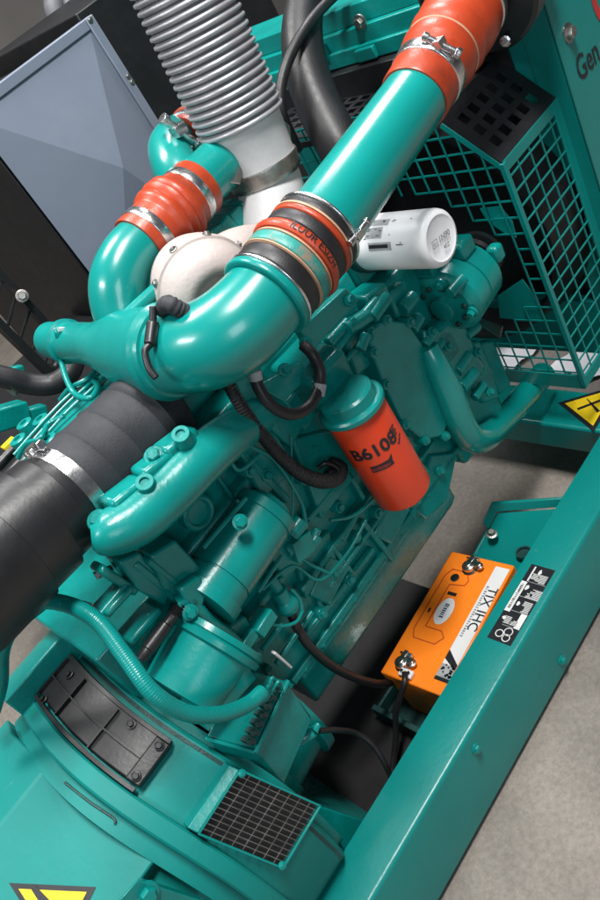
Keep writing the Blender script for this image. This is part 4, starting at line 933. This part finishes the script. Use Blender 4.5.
bar(bm, V((RX - .012, GY, GB)), V((RX - .012, GY, GT)), .006, .03, X); bar(bm, V((GX, GY, GT - .012)), V((RX, GY, GT - .012)), .005, .024)
bar(bm, V((GX - .001, GY, GT - .014)), V((GX - .001, GY2, GZ2 - .014)), .004, .014); bar(bm, V((GX - .001, GY + .26, GB - .01)), V((GX - .001, GY + .26, GB + .10)), .02, .004, X)
obj('guard_edge', bm, 'tealsheet', fg, .001)
for pxs in ([(480, 209), (500, 207), (512, 222), (516, 238), (506, 234), (488, 222)], [(498, 296), (522, 280), (530, 290), (546, 322), (500, 318)]):
    bm = new(); prism(bm, [A(px, py, X=GX + .004) for px, py in pxs], X * .004); obj('guard_patch', bm, 'teal', fg)
# dark perforated top plates
def perforated(o, u, v, nu, nv, frac, margin, keep=None):
    """solid strips round square holes"""
    b = new(); n = u.cross(v).normalized()
    if n.z < 0: n = -n
    ul, vl = u.length, v.length; uu, vv = u / ul, v / vl; m_ = margin
    pu_, pv_ = (ul - 2 * m_) / nu, (vl - 2 * m_) / nv; wu, wv = pu_ * (1 - frac), pv_ * (1 - frac)
    def slab(a0, a1, c0, c1): prism(b, [o + uu * a0 + vv * c0, o + uu * a1 + vv * c0, o + uu * a1 + vv * c1, o + uu * a0 + vv * c1], -n * .003)
    slab(0, m_, 0, vl); slab(ul - m_, ul, 0, vl); slab(m_, ul - m_, 0, m_); slab(m_, ul - m_, vl - m_, vl)
    for i in range(nu + 1): c = m_ + i * pu_; slab(max(m_, c - wu / 2), min(ul - m_, c + wu / 2), m_, vl - m_)
    o2 = o - n * .0004
    for j in range(nv + 1):
        c = m_ + j * pv_; a0, a1 = m_, ul - m_; c0, c1 = max(m_, c - wv / 2), min(vl - m_, c + wv / 2)
        prism(b, [o2 + uu * a0 + vv * c0, o2 + uu * a1 + vv * c0, o2 + uu * a1 + vv * c1, o2 + uu * a0 + vv * c1], -n * .002)
    return b
chv = V((0, GY2 - GY, GZ2 - GT))
obj('guard_top', perforated(V((GX - .002, GY - .002, GT)), X * (RX - GX), chv * 1.02, 5, 3, .62, .022), 'black', fg)
obj('guard_top', perforated(V((GX - .002, GY2 + .002, GZ2 + .002)), X * (RX - GX - .02), V((0, .60, .03)), 6, 14, .66, .02), 'black', fg)
bm = new(); bx(bm, RX - .075, RX - .02, GY2, .95, 1.15, 1.222); bx(bm, GX - .004, GX + .0, GY2 + .01, .85, 1.135, 1.152); obj('shroud_lip', bm, 'black', rad, .003)
# round shroud behind the guard (deep, black)
bm = new(); lathe(bm, V((RX, .50, .74)), -X, [(0, .36), (.02, .355), (.09, .33), (.12, .33), (.12, .318), (.02, .318), (.0, .318)], 64, cap=False); bx(bm, RX - .006, RX + .01, .20, .86, 1.0, 1.16); obj('shroud', bm, 'black', rad)

# ------------------------------------------------------------------ hoses at the top
cable('radiator_hose', [A(312, -30, Y=.62), A(304, 8, Y=.60), A(302, 40, Y=.58), A(308, 76, Y=.55), A(322, 112, Y=.51), A(340, 146, Y=.46), A(362, 182, Y=.42)], [.046, .047, .049, .051, .052, .052, .052], 'fat black rubber hose hanging down in front of the fan guard', 'blackrubber', 'hose', n=10)
cable('overflow_hose', [A(345, -14, Y=.55), A(324, 6, Y=.55), A(306, 28, Y=.53), A(290, 56, Y=.53), A(281, 86, Y=.53), A(281, 108, Y=.53), A(286, 124, Y=.54), A(298, 150, Y=.56)], .0125, 'thin black hose crossing over the fat radiator hose', 'blackrubber', 'hose', n=10)

# ------------------------------------------------------------------ second machine behind
cab = thing('enclosure_cabinet', 'blue grey sheet metal enclosure with crossed creases behind the engine', 'enclosure', V((1.27, 1.9, 0)))
cxa, cxb, cza, czb, cy0 = .99, 1.507, .80, 1.582, 1.5
mid = V(((cxa + cxb) / 2 + .02, cy0 - .065, (cza + czb) / 2 + .01))
bm = new(); cs = [V((cxa, cy0, cza)), V((cxb - .03, cy0, cza)), V((cxb - .03, cy0, czb - .03)), V((cxa, cy0, czb - .03))]
vs_ = [bm.verts.new(p) for p in cs]; mv_ = bm.verts.new(mid)
for i in range(4): bm.faces.new((vs_[i], vs_[(i + 1) % 4], mv_))
obj('creased_panel', bm, 'cabinet', cab, ang=1)
bm = new(); bx(bm, cxb - .031, cxb, cy0 - .012, cy0 + .02, cza, czb); bx(bm, cxa - .02, cxb - .031, cy0 - .008, cy0 + .03, czb - .032, czb)
fe = obj('panel_edge', bm, 'cabinet', cab, .003)
for px, py in ((90, 20), (128, 76), (132, 82)): bm = new(); bolt(bm, A(px, py, Y=cy0 - .013), -Y, .006, .004); obj('edge_screw', bm, 'dullsteel', fe)
bm = new(); bx(bm, cxa, cxb, cy0 + .03, 2.6, .25, czb - .04); obj('cabinet_body', bm, 'black', cab, .004)
bm = new(); bx(bm, cxa - .012, cxb, cy0 + .0, cy0 + .03, .25, .80); obj('lower_skirt', bm, 'black', cab)
# black housing to the right of it
bm = new(); bx(bm, cxb + .03, 2.3, 1.62, 2.6, .2, 1.60); bx(bm, cxb + .02, cxb + .03, 1.6, 2.6, .2, 1.5); tag(obj('dark_housing', bm, 'black', None, .02), 'dark machine housing between the creased enclosure and the bellows', 'housing')
# ladder-like fan guard of the second machine
lad = thing('dark_ladder_guard', 'dark ladder like guard frame in the shadows at left edge', 'guard', A(30, 340, Y=1.2))
bm = new(); a0, a1 = A(-12, 262, Y=1.25), A(62, 342, Y=1.25); bar(bm, a0, a1, .02, .03, Y); c0_, c1_ = A(-20, 306, Y=1.25), A(48, 372, Y=1.25); bar(bm, c0_, c1_, .02, .045, Y)
tube(bm, [c1_ + V((.0, 0, .01)), A(56, 366, Y=1.25), a1], .016, 10); obj('rail', bm, 'black', lad, .003)
bm = new()
for k in range(6): t = k / 5 * .92; bar(bm, a0.lerp(a1, t), c0_.lerp(c1_, t), .006, .010, Y)
obj('rung', bm, 'black', lad)
bm = new(); bolt(bm, A(22, 296, Y=1.22), V((-.3, -1, .3)), .012, .03); obj('bolt', bm, 'dullsteel', lad)
cable('machine_hose', [A(-20, 372, Y=.95), A(8, 378, Y=.93), A(30, 384, Y=.92), A(52, 384, Y=.90), A(68, 374, Y=.88), A(74, 362, Y=.90)], .026, 'dark rubber hose of the second machine at left edge', 'blackrubber', 'hose')
sec = thing('second_engine', 'shadowed teal engine parts of a second machine at left', 'engine', A(20, 400, Y=1.1))
bm = new(); bx(bm, .25, 1.0, 1.25, 1.6, .3, .62); bx(bm, .3, .9, 1.3, 1.5, .62, .70); obj('block', bm, 'tealcast', sec, .02)
bm = new(); bx(bm, .15, 1.6, 1.18, 1.24, .02, .86); bx(bm, .15, .98, 1.24, 1.9, .70, .84); obj('shroud', bm, 'black', sec, .006)
bm = new()
for px, py, s in ((54, 384, .035), (14, 372, .03), (8, 416, .06), (34, 414, .04)): box(bm, A(px, py, Y=1.12), (s * 1.6, s, s), Matrix.Rotation(.5, 3, 'Y'))
obj('castings', bm, 'tealcast', sec, .006)
bm = new(); lathe(bm, A(6, 386, Y=.94), A(12, 381, Y=.94) - A(6, 386, Y=.94), [(0, .03), (.02, .03)], 20); obj('hose_clip', bm, 'dullsteel', sec)
# grey curved posts far at the top left
for k in range(4):
    bm = new(); px = 54 + k * 15; b_ = A(px + 8, 26, Y=2.9); t_ = A(px - 12, -30, Y=2.9); tube(bm, [b_ - Z * .5, b_, b_.lerp(t_, .5), t_], .045, 14)
    tag(obj('grey_pipe', bm, 'bgpost'), 'grey pipe in the bundle standing behind the creased enclosure', 'pipe', 'grey pipes behind the enclosure')
# white sheets added in place of brightly lit floor beyond the radiator
def lit_floor(x0, x1, y0, y1, label):
    b = new(); n_ = 10
    vv = [[b.verts.new(V((x0 + (x1 - x0) * i / n_ + .02 * math.sin(j * 1.7), y0 + (y1 - y0) * j / n_ + .02 * math.sin(i * 1.3), .010 + .008 * random.random()))) for j in range(n_ + 1)] for i in range(n_ + 1)]
    for i in range(n_):
        for j in range(n_): b.faces.new((vv[i][j], vv[i + 1][j], vv[i + 1][j + 1], vv[i][j + 1]))
    tag(obj('lit_floor_sheet', b, 'sheet'), label, 'sheet')
lit_floor(1.70, 2.1, .22, .55, 'white sheet standing in for lit floor behind the warning triangle')
lit_floor(1.68, 2.05, .68, 1.05, 'white sheet standing in for lit floor seen through the guard beside the engine')
# ------------------------------------------------------------------ light
wd = bpy.data.worlds.new('World'); scene.world = wd; wd.use_nodes = True
wd.node_tree.nodes['Background'].inputs['Color'].default_value = (.72, .82, .95, 1); wd.node_tree.nodes['Background'].inputs['Strength'].default_value = .115
def area(name, loc, target, sx, sy, power, col=(1, 1, 1)):
    l = bpy.data.lights.new(name, 'AREA'); l.shape = 'RECTANGLE'; l.size = sx; l.size_y = sy; l.energy = power; l.color = col
    o = bpy.data.objects.new(name, l); COL.objects.link(o); o.location = loc
    o.rotation_euler = (V(target) - V(loc)).to_track_quat('-Z', 'Y').to_euler(); return o
area('overhead_lamp', (.95, -.95, 4.6), (.4, .1, 0), 1.3, .5, 235, (1, .985, .96))
area('overhead_lamp', (.9, 1.9, 4.6), (.6, .4, 0), 1.2, .8, 130, (1, .985, .96))
area('overhead_lamp', (-2.4, .7, 4.4), (0, .4, .6), 1.6, .5, 95, (.95, .98, 1))
area('camera_side_fill', (-1.6, -4.6, 3.2), (.8, .8, .9), 1.8, 2.0, 72, (.82, .91, 1))  # unseen fill added behind the camera to brighten the near faces
area('overhead_lamp', (3.8, 1.4, 4.4), (1.9, .8, 0), 1.2, .8, 120, (1, .97, 1))  # extra lamp added to brighten the white floor sheets beyond the radiator
scene.view_settings.view_transform = 'Standard'; scene.view_settings.look = 'None'; scene.view_settings.exposure = 0; scene.view_settings.gamma = 1
